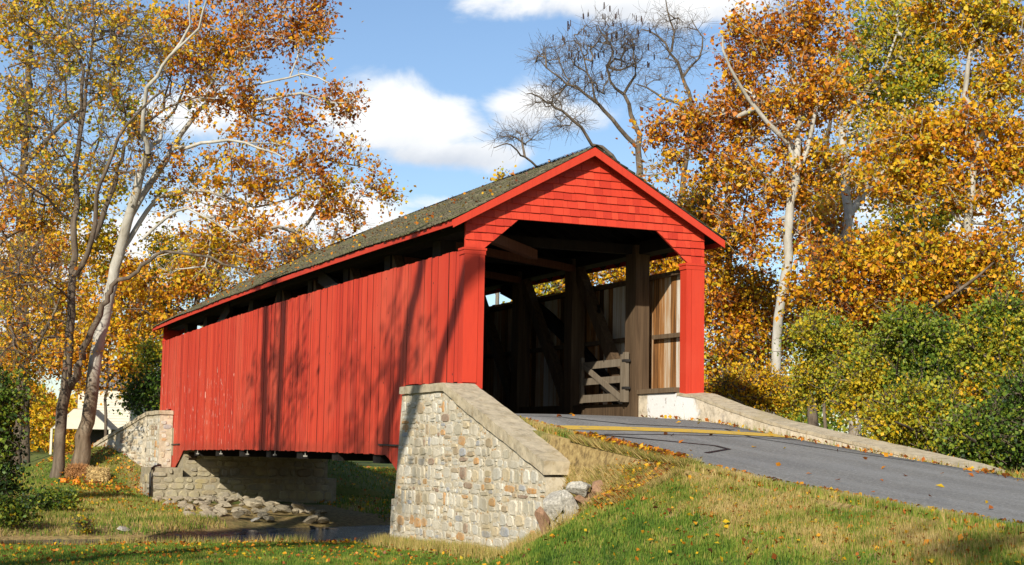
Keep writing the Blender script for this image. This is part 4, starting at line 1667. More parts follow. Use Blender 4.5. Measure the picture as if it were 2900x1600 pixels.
for (x, y, rx, ry) in ((850, 220, 190, 120), (620, 320, 190, 90), (700, 480, 220, 90), (520, 560, 150, 70), (330, 790, 150, 55), (960, 350, 120, 120), (620, 700, 140, 60), (460, 330, 60, 50)):
    (dx0, dy0), = Z8([(x, y)])
    bb_.append(blob(dx0, dy0, rx / 2.03 / S, ry / 2.03 / S, dC - 1, .8))
(pcx, pcy), = Z8([(880, 250)])
make_tree('bare_locust_tree', 'nearly leafless tree with dark hanging pods rising behind the gable peak', 'tree', bare, bb_, MT['bark'], 'trees behind the bridge', 380, 0, 0.1, 6, 0.3, 1.1, 0.0095, curl=0.22,
          pods=(at(pcx, pcy, dC), np.stack([RT * 3.0, UP * 2.2, FW * 2.5]), 170))
dD = 84
tr2 = limb([(1700, 1060), (1690, 700)] + Z8([(1330, 700), (1290, 440), (1220, 300), (1150, 210), (1050, 170)]), dD, [0.28, 0.2, 0.12, 0.09, 0.07, 0.05, 0.035])
make_tree('bare_branched_tree', 'second leafless tree, paler and taller, right of the pod tree', 'tree', [tr2, limb(Z8([(1220, 300), (1230, 180), (1200, 60), (1190, -30)]), dD, (0.07, 0.025)), limb(Z8([(1290, 440), (1380, 330), (1400, 220), (1340, 120)]), dD, (0.07, 0.025)), limb(Z8([(1310, 620), (1180, 560), (1080, 500), (1010, 480)]), dD, (0.08, 0.025))],
          [blob(*Z8([(1200, 140)])[0], 70, 60, dD, .8), blob(*Z8([(1130, 230)])[0], 60, 40, dD, .8), blob(*Z8([(1340, 230)])[0], 50, 70, dD, .8), blob(*Z8([(1110, 520)])[0], 60, 50, dD, .8), blob(*Z8([(1280, 380)])[0], 70, 50, dD, .8)],
          MT['bark'], 'trees behind the bridge', 150, 0, 0.1, 6, 0.3, 1.1, 0.0095, curl=0.22)

# --- right hand woodland
G2 = 'trees right of the road'
dE = 46
Z5 = lambda pts: d_(pts, 1.776, 1900, 0)


def rooted(pts, depth, radii):
    P, R_ = limb(pts, depth, radii)
    P = np.array(P)
    g = float(ground_z(P[0][0], P[0][1]))
    P = np.concatenate([[[P[0][0], P[0][1], g - 0.1]], P])
    R_ = np.concatenate([[radii[0] * 1.15], np.asarray(R_)])
    return P, R_


e_t = rooted([(1940, 1030), (1950, 930), (1962, 800), (1975, 700), (1984, 600)] + Z5([(600, 1050), (612, 950), (628, 870)]), dE, (0.15, 0.12))
syE = [e_t, limb(Z5([(628, 870), (610, 750), (560, 660), (520, 580), (505, 490)]), dE, (0.10, 0.04), d_end=dE), limb(Z5([(628, 870), (630, 720), (650, 600), (640, 450), (600, 300), (590, 180), (560, 40)]), dE, (0.11, 0.03), d_end=dE + 0.6),
       limb(Z5([(612, 950), (540, 900), (440, 880), (340, 850), (230, 840)]), dE, (0.09, 0.03), d_end=dE + 2), limb(Z5([(640, 850), (690, 760), (730, 530), (760, 420)]), dE, (0.1, 0.03)),
       limb(Z5([(590, 1090), (550, 1100), (470, 1130), (400, 1200)]), dE, (0.07, 0.03), d_end=dE + 1), limb(Z5([(610, 740), (480, 620), (380, 480), (300, 330), (260, 180)]), dE, (0.09, 0.03), d_end=dE - 1)]
bE = [blob(1990, 70, 150, 100, dE + 0.45, 0.645), blob(1890, 130, 70, 110, dE + 0.45, 0.695), blob(1830, 250, 70, 80, dE + 0.45, 0.715), blob(1750, 330, 60, 70, dE + 0.45, 0.695), blob(1920, 300, 120, 90, dE + 0.45, 0.645), blob(2050, 230, 100, 100, dE + 0.45, 0.635), blob(2040, 420, 110, 80, dE + 0.45, 0.615),
      blob(1830, 430, 100, 60, dE + 0.45, 0.635), blob(1950, 480, 100, 55, dE + 0.45, 0.615), blob(1690, 330, 55, 45, dE + 0.45, 0.695), blob(1660, 420, 60, 40, dE + 0.45, 0.615), blob(1960, 610, 110, 50, dE + 0.45, 0.645), blob(1850, 560, 80, 50, dE + 0.45, 0.645)]
make_tree('sycamore_tree', 'rust leaved sycamore with a straight white trunk right of the portal', 'tree', syE, bE, MT['bark_syc'], G2, 420, 24000, 0.145, 5, 0.26, hue_jit=0.10)

dF = 54
fT = rooted([(2155, 1060), (2150, 900)] + Z5([(872, 1250), (888, 1080), (874, 850), (866, 640), (880, 480), (850, 330)]), dF, (0.22, 0.09))
make_tree('pale_trunk_tree', 'yellow green tree on a second pale trunk, upper middle of the right woodland', 'tree',
          [fT, limb(Z5([(888, 1080), (950, 1000), (1010, 930), (1100, 840), (1180, 740)]), dF, (0.16, 0.05)), limb(Z5([(874, 850), (780, 780), (700, 740)]), dF, (0.1, 0.04)), limb(Z5([(866, 640), (960, 480), (1080, 330), (1140, 160)]), dF, (0.1, 0.03))],
          [blob(2230, 60, 110, 80, dF + 0.5, .40), blob(2190, 180, 100, 100, dF + 0.5, .38), blob(2320, 100, 100, 90, dF + 0.5, .36), blob(2310, 230, 110, 90, dF + 0.5, .34), blob(2190, 330, 90, 80, dF + 0.5, .43), blob(2150, 470, 90, 60, dF + 0.5, .6), blob(2060, 560, 70, 60, dF + 0.5, .62)],
          MT['bark_syc'], G2, 300, 19000, 0.16, 5, 0.33, hue_jit=0.09)
dG = 43
gT = rooted([(2500, 1060), (2480, 800), (2440, 560)] + Z5([(1540, 760), (1570, 640), (1480, 480), (1490, 330), (1530, 170), (1570, 40)]), dG, (0.13, 0.045))
make_tree('orange_maple_tree', 'orange and gold tree filling the upper right corner of the picture', 'tree',
          [gT, limb(Z5([(1560, 700), (1700, 560), (1740, 400)]), dG, (0.07, 0.025)), limb([(2450, 600), (2380, 520), (2300, 460), (2240, 400)], dG, (0.06, 0.025), d_end=dG + 1), limb(Z5([(1500, 280), (1620, 180), (1700, 270)]), dG, (0.06, 0.03))],
          [blob(2490, 60, 100, 80, dG + 0.2, 0.490), blob(2520, 190, 90, 90, dG + 0.2, 0.510), blob(2440, 330, 110, 80, dG + 0.2, 0.570), blob(2290, 370, 110, 70, dG + 0.2, 0.550), blob(2540, 420, 80, 80, dG + 0.2, 0.590), blob(2410, 470, 110, 60, dG + 0.2, 0.570), blob(2270, 480, 90, 50, dG + 0.2, 0.570), blob(2380, 30, 80, 60, dG + 0.2, 0.510), blob(2540, 560, 70, 50, dG + 0.2, 0.550)],
          MT['bark_syc'], G2, 330, 24000, 0.145, 5, 0.28, hue_jit=0.09)
simple_tree('maple_tree', 'low spreading gold and orange tree above the green shrubs at right', (2330, 1070), [(2310, 900), (2280, 760), (2260, 680)],
            [(2150, 660, 110, 60, .56), (2290, 660, 120, 60, .53), (2450, 660, 120, 60, .54), (2070, 730, 80, 50, .56), (2200, 750, 110, 50, .62), (2370, 740, 110, 45, .57), (2510, 740, 80, 50, .52)], MT['bark'], 0.16, 300, 23000, 0.13, depth=39, group=G2, spread=0.26, hue_jit=0.10,
            side=[([(2290, 780), (2200, 720), (2120, 660)], 0.07), ([(2300, 800), (2400, 730), (2500, 660)], 0.07)])
simple_tree('brown_trunk_tree', 'tree with plain brown trunk and yellow leaves just right of the red post', (1822, 1040), [(1828, 850), (1838, 640), (1830, 480), (1815, 380)],
            [(1830, 740, 80, 80, .62), (1840, 880, 90, 70, .54), (1900, 800, 70, 80, .58), (1800, 620, 60, 60, .6), (1750, 510, 60, 60, .56), (1840, 960, 70, 40, .52), (1900, 930, 60, 50, .5), (1950, 740, 50, 60, .62), (1960, 860, 40, 60, .6), (2010, 800, 50, 50, .64)], MT['bark_grey'], 0.17, 320, 20000, 0.14, depth=50, group=G2, spread=0.30, hue_jit=0.1,
            side=[([(1832, 760), (1780, 620), (1740, 520)], 0.08), ([(1830, 880), (1880, 820), (1910, 780)], 0.05), ([(1838, 640), (1870, 560), (1880, 480)], 0.07)])
simple_tree('yellow_birch_tree', 'yellow tree seen through the open strip above the inner boards', (1560, 1080), [(1560, 850), (1550, 700), (1640, 560)],
            [(1480, 690, 120, 60, .5), (1620, 660, 110, 60, .52), (1700, 560, 80, 70, .55), (1380, 720, 90, 50, .42), (1720, 640, 70, 60, .55)], MT['bark_grey'], 0.2, 200, 12000, 0.17, depth=62, group='trees behind the bridge', spread=0.5)
simple_tree('tall_gap_tree', 'dark leaved tree deep between the pale trunks at right', (2040, 1060), [(2050, 800), (2060, 500), (2090, 300)],
            [(2080, 480, 90, 90, .58), (2120, 620, 100, 70, .4), (2300, 560, 100, 80, .34), (2230, 450, 80, 80, .44)], MT['bark'], 0.25, 170, 8500, 0.2, depth=66, group=G2, spread=0.6,
            side=[([(2050, 760), (2150, 620), (2280, 560)], 0.1)])

SH = 'shrubs behind the low wall'
shr = [('leafy_shrub', 'yellow green shrub nearest the white sycamore trunk behind the low wall', (2090, 1010), [(2070, 850, 90, 60, 0.34), (2100, 930, 90, 60, 0.33), (2060, 960, 60, 50, 0.36)], 9500, 34),
       ('leafy_shrub', 'olive shrub of drooping leaves in the middle of the row behind the wall', (2230, 1060), [(2200, 950, 90, 60, 0.33), (2260, 900, 80, 60, 0.27), (2190, 1010, 80, 45, 0.34)], 9500, 31),
       ('leafy_shrub', 'tall dark green shrub right of centre behind the wall', (2370, 1100), [(2370, 870, 80, 60, 0.16), (2340, 940, 90, 70, 0.15), (2400, 980, 80, 60, 0.18), (2290, 820, 60, 40, 0.24)], 11000, 30),
       ('leafy_shrub', 'brownish olive shrub overhanging at the right edge of the picture', (2510, 1110), [(2500, 870, 90, 70, 0.27), (2540, 960, 70, 70, 0.33), (2470, 1000, 70, 50, 0.36), (2530, 800, 60, 40, 0.24)], 11000, 28),
       ('leafy_shrub', 'pale yellow green shrub at the foot of the low wall', (2320, 1120), [(2310, 1030, 90, 50, 0.33), (2250, 1060, 60, 35, 0.36), (2370, 1060, 60, 40, 0.30)], 7500, 27.5),
       ('leafy_shrub', 'bright green small shrub where the low wall ends', (2460, 1150), [(2450, 1110, 60, 40, 0.16), (2480, 1080, 50, 40, 0.12), (2420, 1090, 40, 30, 0.22)], 5500, 26),
       ('leafy_shrub', 'blackish green shrub in shade at the far right by the road', (2560, 1170), [(2560, 1090, 50, 60, 0.07), (2580, 1010, 50, 60, 0.07), (2540, 1140, 40, 25, 0.07)], 5500, 26.5),
       ('weedy_shrub', 'gold weeds at the foot of the brown trunk behind the wall', (1880, 1040), [(1880, 970, 70, 45, 0.50), (1830, 990, 50, 35, 0.50), (1930, 990, 60, 45, 0.47), (1990, 980, 50, 50, 0.49)], 6000, 38)]
for nm, lab, ft, bl, nlv, dep in shr:
    simple_tree(nm, lab, ft, [(bl[0][0], bl[0][1] + 40), (bl[0][0], bl[0][1])], bl + [(ft[0], ft[1] - 25, 75, 28, bl[0][4] - 0.03)], MT['bark'], 0.05, 200, int(nlv * 1.75), 0.075, depth=dep, cat='shrub', group=SH, spread=0.16, hue_jit=0.05, wither=0.03, twig_leaf=0.5, twigs=3, tw_len=0.5, droop=0.8,
                side=[([(ft[0], ft[1] - 20), (b_[0], b_[1])], 0.04) for b_ in bl[1:]])
# shrubs and young trees further back fill the wood
simple_tree('back_shrub', 'shaded olive thicket tree behind the shrubs at right', (2440, 1060), [(2430, 900), (2420, 800)],
            [(2440, 800, 110, 60, .3), (2300, 830, 110, 60, .36), (2540, 820, 70, 60, .24), (2180, 840, 80, 60, .45)], MT['bark'], 0.15, 160, 9500, 0.16, depth=42, group=G2, spread=0.45)

for nm_, lab_, ft_, bl_, nl_, hu_ in (
        ('weed_clump', 'dark green bramble on the far bank left of the rock heap', (110, 1290), [(100, 1270, 60, 18, .10), (150, 1255, 40, 16, .14)], 2600, 0),
        ('weed_clump', 'low green weeds at the water edge at the lower left corner', (40, 1330), [(40, 1300, 50, 22, .16), (15, 1280, 30, 20, .1)], 2200, 0),
        ('weed_clump', 'bright yellow green seedling on the bank left of the grey rock', (208, 1345), [(208, 1333, 18, 9, .3)], 260, 0)):
    simple_tree(nm_, lab_, ft_, [(bl_[0][0], bl_[0][1])], bl_, MT['bark'], 0.012, 60, nl_, 0.09, cat='plant', group=None, spread=0.12, twigs=4, tw_len=0.35, tip_r=0.004, hue_jit=0.1)

# off to the left of the picture: trees whose shade falls across the red boards
for (lab, x, y, pts, rr_) in (
        ('twin stemmed tree left of the picture shading the middle of the red side', -12.0, 1.2, [[(0, 0, 0), (0.05, 0.1, 5), (0.0, 0.2, 9), (0.1, 0.4, 13), (0.1, 0.5, 17)], [(0, -0.05, 4.0), (0.1, -0.9, 8), (0.1, -1.25, 11), (0, -1.6, 16)]], 0.40),
        ('leaning tree on the lawn left of the picture, shading the red boards near the post', -14.0, -10.3, [[(0, 0, 0), (0, 0.6, 4), (0, 0.5, 8), (0.0, -1.5, 10.6), (0, -3.8, 13.4), (0, -6, 16.5)], [(0, 0.5, 8), (0, -0.2, 11), (0.0, -2.0, 14.2), (0, -3.5, 17)]], 0.40)):
    g = float(ground_z(x, y))
    lm = []
    for i, pp in enumerate(pts):
        P = np.array([(x + a, y + b_, g + c) for a, b_, c in pp])
        lm.append((P, np.linspace(rr_ if i == 0 else rr_ * 0.75, 0.17, len(P))))
    bl = [(np.array([x + 0.0, y - 0.5, g + 12.5]), np.diag([2.2, 2.6, 4.0]), 1, .55), (np.array([x + 0.5, y + 0.3, g + 9.0]), np.diag([1.6, 1.8, 2.0]), .35, .55)]
    make_tree('shade_tree', lab, 'tree', lm, bl, MT['bark'], 'trees left of the picture', 120, 1500, 0.17, 5, 0.55, 1.1)
for (x, y, h, lab) in ((-27, -24, 17, 'leafy tree behind the camera whose shade dapples the bank'), (-16.5, -36, 15, 'round crowned tree behind the camera whose shade falls on the lawn'), (-27, -8, 17, 'tall tree far left of the picture shading the near lawn')):
    g = float(ground_z(x, y))
    make_tree('shade_tree', lab, 'tree', [(np.array([(x, y, g), (x + 0.2, y, g + h * 0.5), (x, y + 0.3, g + h * 0.85)]), [0.35, 0.25, 0.08])],
              [(np.array([x, y, g + h * 0.75]), np.diag([3.2, 3.2, 3.6]), 1, .5)], MT['bark'], 'trees left of the picture', 120, 3500, 0.2, 4, 0.6, 1.0)

# distant woods: reads as one mass low on the horizon
nw = 105000
ang = rng.uniform(-0.45, 0.42, nw) + 0.4
dist = rng.uniform(140, 190, nw)
wxp, wyp = CAM[0] + np.sin(ang) * dist, CAM[1] + np.cos(ang) * dist
lump = 5.2 + 2.2 * np.sin(ang * 31) + 1.6 * np.sin(ang * 83 + 1) + 2.5 * np.clip((ang - 0.42) * 6, -0.3, 1)
lump = np.clip(lump + 3.5 * (ang < 0.3) + 3.0 * (ang > 0.42), 3.5, 14)
wz = ground_z(wxp, wyp) + lump * rng.random(nw) ** 0.8
hue = 0.4 + 0.16 * np.sin(ang * 47 + 2) + 0.1 * np.sin(dist * 0.7) + rng.normal(size=nw) * 0.07
nb_ = 24000  # unseen trees added round behind the camera to cut low sky light
ang2 = rng.uniform(0.4 + 0.55, 0.4 + 2 * PI - 0.55, nb_)
dist2 = rng.uniform(85, 120, nb_)
bx_, by_ = CAM[0] + np.sin(ang2) * dist2, CAM[1] + np.cos(ang2) * dist2
bz_ = -2 + (17 + 5 * np.sin(ang2 * 23) + 3 * np.sin(ang2 * 57 + 1)) * rng.random(nb_) ** 0.8
sz_all = np.concatenate([rng.uniform(0.28, 0.55, nw), rng.uniform(0.9, 1.9, nb_)])
hue = np.concatenate([hue, 0.3 + 0.3 * rng.random(nb_)])
tag(link('distant_woods', leaf_mesh('distant_woods', np.stack([np.concatenate([wxp, bx_]), np.concatenate([wyp, by_]), np.concatenate([wz, bz_])], 1), sz_all, hue), MT['leaf']), kind='stuff')

# ------------------------------------------------------------------ grass and fallen leaves
def blades(n, xr, yr, hlo, hhi, wd, tint_fn, keep_fn, lean=0.35):
    x = rng.uniform(*xr, n)
    y = rng.uniform(*yr, n)
    k = keep_fn(x, y)
    x, y = x[k], y[k]
    z = ground_z(x, y) - 0.01
    m = len(x)
    h = rng.uniform(hlo, hhi, m)
    th = rng.uniform(0, 2 * PI, m)
    le = rng.uniform(0, lean, m) * h
    la = rng.uniform(0, 2 * PI, m)
    dx, dy = np.cos(th) * wd, np.sin(th) * wd
    v = np.empty((m, 3, 3))
    v[:, 0] = np.stack([x - dx, y - dy, z], 1)
    v[:, 1] = np.stack([x + dx, y + dy, z], 1)
    v[:, 2] = np.stack([x + np.cos(la) * le, y + np.sin(la) * le, z + h], 1)
    return v.reshape(-1, 3), np.clip(tint_fn(x, y, m), 0, 1)


def on_grass(x, y):
    r = rng.random(len(x))
    road_ = (y < 3) & (x > left_edge(y) + 0.0) & (x < right_edge(y) + (0.12 if True else 0))
    wall_ = (x > -0.5) & (x < 0.16) & (y > -5.05)
    wall2 = (x > right_edge(y) + 0.12) & (x < 5.7) & (y > -8.6) & (y < 3)
    strm = (ground_z(x, y) < -2.6)
    br = (x > -0.3) & (x < 5.4) & (y > 0)
    return ~(road_ | wall_ | strm | br | wall2)


def patchy(x, y):
    return np.sin(x * 1.9 + 1.1 * np.sin(y * 0.8)) * np.sin(y * 1.3 + 0.9 * np.sin(x * 1.1)) + 0.6 * np.sin(x * 5.1 + y * 2.2) * np.sin(y * 4.3)


BV, BT = [], []
def lawn_t(x, y, m):
    return 0.255 + 0.06 * patchy(x * 0.8, y * 0.8) + 0.17 * patchy(x * 3.1 + 5, y * 2.7) + 0.36 * dryness(x, y) + rng.normal(size=m) * 0.13


v, t = blades(330000, (-13, 5.6), (-19, 8.2), 0.03, 0.07, 0.010, lawn_t, lambda x, y: on_grass(x, y) & (rng.random(len(x)) > 0.35 * dryness(x, y)))
BV.append(v)
BT.append(t)
v, t = blades(150000, (-6, 0.3), (-19, -3), 0.03, 0.085, 0.010, lawn_t, on_grass)
BV.append(v)
BT.append(t)
v, t = blades(60000, (-6, 0.1), (-19, -3), 0.05, 0.12, 0.010, lawn_t, lambda x, y: on_grass(x, y) & (np.sin(x * 3.7 + 2 * np.sin(y * 1.9)) * np.sin(y * 4.1 + x) + 0.4 * np.sin(x * 11) * np.sin(y * 9) > 0.05))
BV.append(v)
BT.append(t)
v, t = blades(90000, (-14, -0.6), (17, 45), 0.05, 0.10, 0.018, lambda x, y, m: 0.33 + 0.14 * patchy(x, y) + 0.4 * dryness(x, y) + rng.normal(size=m) * 0.13, on_grass)
BV.append(v)
BT.append(t)
v, t = blades(90000, (-0.7, 0.2), (-8.6, -4.9), 0.05, 0.17, 0.010, lambda x, y, m: 0.74 + 0.14 * patchy(x * 4.3, y * 2.4) + rng.normal(size=m) * 0.17, lambda x, y: x == x, 1.3)
BV.append(v)
BT.append(t)
v, t = blades(150000, (-0.75, 0.5), (-16, 0.5), 0.04, 0.13, 0.009, lambda x, y, m: 0.60 + 0.24 * patchy(x * 2.3, y * 1.4) + rng.normal(size=m) * 0.17, lambda x, y: (x < left_edge(y) + 0.03) & ((x > 0.13) | (y < -5.0)))
BV.append(v)
BT.append(t)
v, t = blades(2600, (-1.15, -0.35), (-7.0, -5.0), 0.12, 0.34, 0.008, lambda x, y, m: 0.82 + rng.normal(size=m) * 0.14, lambda x, y: np.sin(x * 9) * np.sin(y * 7) > -0.2, 0.8)
BV.append(v)
BT.append(t)
v, t = blades(45000, (4.5, 18), (17, 62), 0.06, 0.16, 0.02, lambda x, y, m: 0.36 + 0.2 * patchy(x * 0.6, y * 0.6) + rng.normal(size=m) * 0.16, lambda x, y: ground_z(x, y) > -2.6)
BV.append(v)
BT.append(t)
# long dry grass on the bank shoulder and along the stream
v, t = blades(60000, (-2.2, 0.9), (-9, 0), 0.06, 0.20, 0.007, lambda x, y, m: 0.80 + rng.normal(size=m) * 0.14,
              lambda x, y: on_grass(x, y) & (rng.random(len(x)) < 0.9 * np.exp(-(np.hypot(x - 0.0, np.maximum(np.abs(y + 5.3) - 0.7, 0)) / 0.75) ** 2) * (x < left_edge(y) - 0.12)), 0.7)
BV.append(v)
BT.append(t)
v, t = blades(26000, (-1.0, -0.44), (-5.2, 2.9), 0.05, 0.28, 0.007, lambda x, y, m: 0.72 + rng.normal(size=m) * 0.18, lambda x, y: rng.random(len(x)) < np.exp(-((x + 0.45) / 0.28) ** 2), 0.5)
BV.append(v)
BT.append(t)
v, t = blades(22000, (-12, 1.4), (6.2, 8.4), 0.06, 0.28, 0.010, lambda x, y, m: 0.62 + 0.15 * patchy(x, y) + rng.normal(size=m) * 0.16, lambda x, y: (rng.random(len(x)) < 0.25 + 0.55 * (np.sin(x * 2.3) * np.sin(x * 0.9 + 1) > -0.1)) & ~((x > -1.0) & (y < 7.6)), 0.6)
BV.append(v)
BT.append(t)
v, t = blades(36000, (-12, -1.0), (10.2, 24), 0.05, 0.17, 0.014, lambda x, y, m: 0.50 + 0.22 * patchy(x * 0.9, y * 1.3) + rng.normal(size=m) * 0.22, lambda x, y: (ground_z(x, y) > -2.6), 0.6)
BV.append(v)
BT.append(t)
v, t = blades(16000, (4.2, 7.5), (-16, 2), 0.05, 0.16, 0.008, lambda x, y, m: 0.62 + rng.normal(size=m) * 0.16, lambda x, y: (np.abs(x - right_edge(y) - 0.1) < 0.12) | ((y < -8.6) & (x > right_edge(y))), 0.6)
BV.append(v)
BT.append(t)
BVa, BTa = np.concatenate(BV), np.concatenate(BT)
tag(link('grass', np_mesh('grass', BVa, np.arange(len(BVa)).reshape(-1, 3), BTa), MT['grass']), kind='stuff')


def litter(n, xr, yr, sz, keep, lift=0.05):
    x = rng.uniform(*xr, n)
    y = rng.uniform(*yr, n)
    k = keep(x, y)
    x, y = x[k], y[k]
    z = ground_z(x, y) + rng.uniform(0.01, lift, len(x))
    onr = (y < 2) & (x > left_edge(y)) & (x < right_edge(y))
    z = np.where(onr, road_z(y) + 0.035, z)
    return np.stack([x, y, z], 1), rng.uniform(*sz, len(x))


LP = []
LP.append(litter(34000, (-13, 5.5), (-19, 8), (0.022, 0.09), lambda x, y: on_grass(x, y) & (rng.random(len(x)) < 0.22 + 0.5 * dryness(x, y)), 0.09))
LP.append(litter(7000, (-13, -0.5), (17, 45), (0.06, 0.13), lambda x, y: on_grass(x, y) & (rng.random(len(x)) < 0.10 + 0.6 * dryness(x, y)), 0.12))
LP.append(litter(1300, (-3.5, -0.5), (25.5, 38), (0.07, 0.13), lambda x, y: on_grass(x, y), 0.22))
LP.append(litter(420, (0.4, 5.2), (-16, 1), (0.05, 0.12), lambda x, y: rng.random(len(x)) < np.where(x > right_edge(y) - 0.35, 1.0, 0.16), 0.03))
LP.append(litter(900, (4.4, 6.2), (-17, 1.5), (0.05, 0.11), lambda x, y: (np.abs(x - right_edge(y) + 0.05) < 0.22) | (y < -8.6), 0.04))
LP.append(litter(3500, (4.5, 18), (18, 60), (0.07, 0.15), lambda x, y: ground_z(x, y) > -2.6, 0.12))
LP.append(litter(2500, (-12, 2), (7, 9.2), (0.06, 0.13), lambda x, y: x == x, 0.12))
LP.append(litter(11000, (-1.0, 0.6), (-16, 0), (0.035, 0.085), lambda x, y: (x > -0.75 - 0.0 * y) & (x < left_edge(y) + 0.05) & ((x > 0.14) | (y < -5.0)), 0.05))
LP.append(litter(6500, (-0.75, 0.25), (-8.4, -4.95), (0.04, 0.09), lambda x, y: x == x, 0.17))
# leaves blown on the roof
n = 420
s_r, y_r = rng.uniform(0, sl, n), rng.uniform(RY0, RY1, n)
rp = np.array([roof_pt(-1, s_, y_, 0.1) for s_, y_ in zip(s_r, y_r)])
rp[:, 2] += np.array([camber(y_) for y_ in y_r])
pos = np.concatenate([p for p, _ in LP] + [rp])
siz = np.concatenate([s_ for _, s_ in LP] + [rng.uniform(0.04, 0.10, n)])
tn = np.clip(rng.choice([0.5, 0.62, 0.74, 0.86, 0.95], len(pos)) + rng.normal(size=len(pos)) * 0.05, 0, 1)
tag(link('fallen_leaves', leaf_mesh('fallen_leaves', pos, siz, tn, (0, 0, 1.6)), MT['leaf']), kind='stuff')


# ------------------------------------------------------------------ things on the far lawn
def pumpkin(px, py, r, label):
    p, d = ground_hit(px, py)
    p = p - FW * 0.75
    root = empty('pumpkin', label, 'pumpkin', 'pumpkins on the lawn', loc=(p[0], p[1], float(ground_z(p[0], p[1])) - 0.01))
    vs, fs = [], []
    nu, nv = 40, 12
    for j in range(nv + 1):
        ph = PI * j / nv
        for i in range(nu):
            th = 2 * PI * i / nu
            rib = 1 - 0.09 * abs(math.cos(th * 5)) ** 3
            dip = 1 - 0.22 * math.exp(-(ph / 0.4) ** 2)
            vs.append((r * rib * math.sin(ph) * math.cos(th), r * rib * math.sin(ph) * math.sin(th), r * 0.8 + r * 0.8 * math.cos(ph) * dip))
    for j in range(nv):
        for i in range(nu):
            fs.append((j * nu + i, (j + 1) * nu + i, (j + 1) * nu + (i + 1) % nu, j * nu + (i + 1) % nu))
    link('rind', np_mesh('rind', np.array(vs), np.array(fs), smooth=True), MT['pumpkin'], root)
    b = MB()
    b.tube([(0, 0, r * 1.2), (0.03 * r, 0, r * 1.42), (0.14 * r, 0.06 * r, r * 1.6)], [0.1 * r, 0.07 * r, 0.08 * r], 7)
    b.build('stalk', MT['stem'], root)


pumpkin(174, 1213, 0.135, 'orange pumpkin left of the two in front of the straw')
pumpkin(207, 1217, 0.155, 'larger round orange pumpkin between its neighbour and the hay bale')
pumpkin(309, 1217, 0.07, 'small orange pumpkin lying alone at the foot of the far wing wall')


def straw(px, py, size, label, n, rough, m_='straw'):
    p, d = ground_hit(px, py)
    p = p + FW * 0.25
    root = empty('hay_bale', label, 'hay bale', None, loc=(p[0], p[1], float(ground_z(p[0], p[1]))))
    root.rotation_euler = (0, 0, -0.25)
    import bmesh
    bm = bmesh.new()
    bmesh.ops.create_cube(bm, size=1)
    bmesh.ops.subdivide_edges(bm, edges=bm.edges[:], cuts=5, use_grid_fill=True)
    for v in bm.verts:
        c = v.co
        q = Vector((c.x, c.y, c.z))
        nn = q.normalized() * 0.5
        v.co = q.lerp(nn, rough) + Vector((rnd(-1, 1), rnd(-1, 1), rnd(-1, 1))) * 0.018
        v.co = Vector((v.co.x * size[0], v.co.y * size[1], (v.co.z + 0.48) * size[2]))
    me = bpy.data.meshes.new('bale')
    bm.to_mesh(me)
    bm.free()
    link('bale', me, MT[m_], root)
    vs = np.array([v.co for v in me.vertices])
    pk = vs[rng.integers(0, len(vs), n)]
    ctr = np.array([0, 0, size[2] * 0.5])
    o = pk - ctr
    o /= np.linalg.norm(o, axis=1)[:, None]
    pk = pk + rng.normal(size=pk.shape) * 0.03
    d2 = o * 0.5 + rng.normal(size=(n, 3)) * 0.8
    d2 /= np.linalg.norm(d2, axis=1)[:, None]
    a0 = pk - d2 * 0.05
    a1 = pk + d2 * rng.uniform(0.05, 0.13, n)[:, None]
    V, F_ = frustums(a0, a1, np.full(n, 0.008), np.full(n, 0.006), 3)
    link('loose_straw', np_mesh('loose_straw', V, F_), MT[m_], root)


straw(242, 1218, (0.62, 0.38, 0.42), 'square golden hay bale at the end of the far wing wall', 1500, 0.15)
straw(190, 1208, (0.66, 0.4, 0.40), 'loosened reddish straw heap behind the two pumpkins', 2200, 0.35, 'red_straw')

# house beyond the trees: local axes along the picture, seen nearly square on
hd = 118
h0, hx1 = at(128, 1146, hd), at(312, 1146, hd)
hz = float(ground_z(*(0.5 * (h0 + hx1))[:2]))
house = empty('cream_house', 'cream sided house with a front porch seen between the two left trunks', 'house', loc=(h0[0], h0[1], hz))
house.rotation_euler = (0, 0, math.atan2(hx1[1] - h0[1], hx1[0] - h0[0]))
wd = float(np.linalg.norm((hx1 - h0)[:2]))
u = wd / 184.0
b = MB()
nb = 26
ht = 5.4
for i in range(nb):
    z0, z1 = ht * i / nb, ht * (i + 1) / nb
    b.add([(45 * u, 1.8 - 0.03, z0), (wd, 1.8 - 0.03, z0), (wd, 1.8, z1), (45 * u, 1.8, z1)], [(0, 1, 2, 3)])
b.box((45 * u, 1.801, 0), (wd, 9, ht))
hw_ = b.build('wall', MT['cream'], house)
b = MB()
m_ = (45 * u + wd) / 2
b.prism([(45 * u - 0.4, 1.4, ht - 0.2), (wd + 0.4, 1.4, ht - 0.2), (m_, 1.4, ht + 2.0)], (0, 8, 0))
b.build('roof', MT['roofgrey'], house)
b = MB()
b.prism([(8 * u, -0.9, 2.05), (155 * u, -0.9, 2.05), (100 * u, -0.9, 3.5), (60 * u, -0.9, 3.5)], (0, 0.12, 0))
b.build('porch_gable', MT['cream'], house)
b = MB()
b.prism([(4 * u, -0.77, 2.06), (156 * u, -0.77, 2.06), (100 * u, -0.77, 3.55), (60 * u, -0.77, 3.55)], (0, 2.5, 0))
b.build('porch_roof', MT['roofgrey'], house)
for x in (4, 150):
    b = MB()
    b.box((x * u, -0.85, 0), (x * u + 0.16, -0.69, 2.05))
    b.build('porch_post', MT['cream'], house)
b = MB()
b.box((48 * u, 1.70, 0.02), (152 * u, 1.76, 2.0))  # dark panel standing in for the shade under the porch
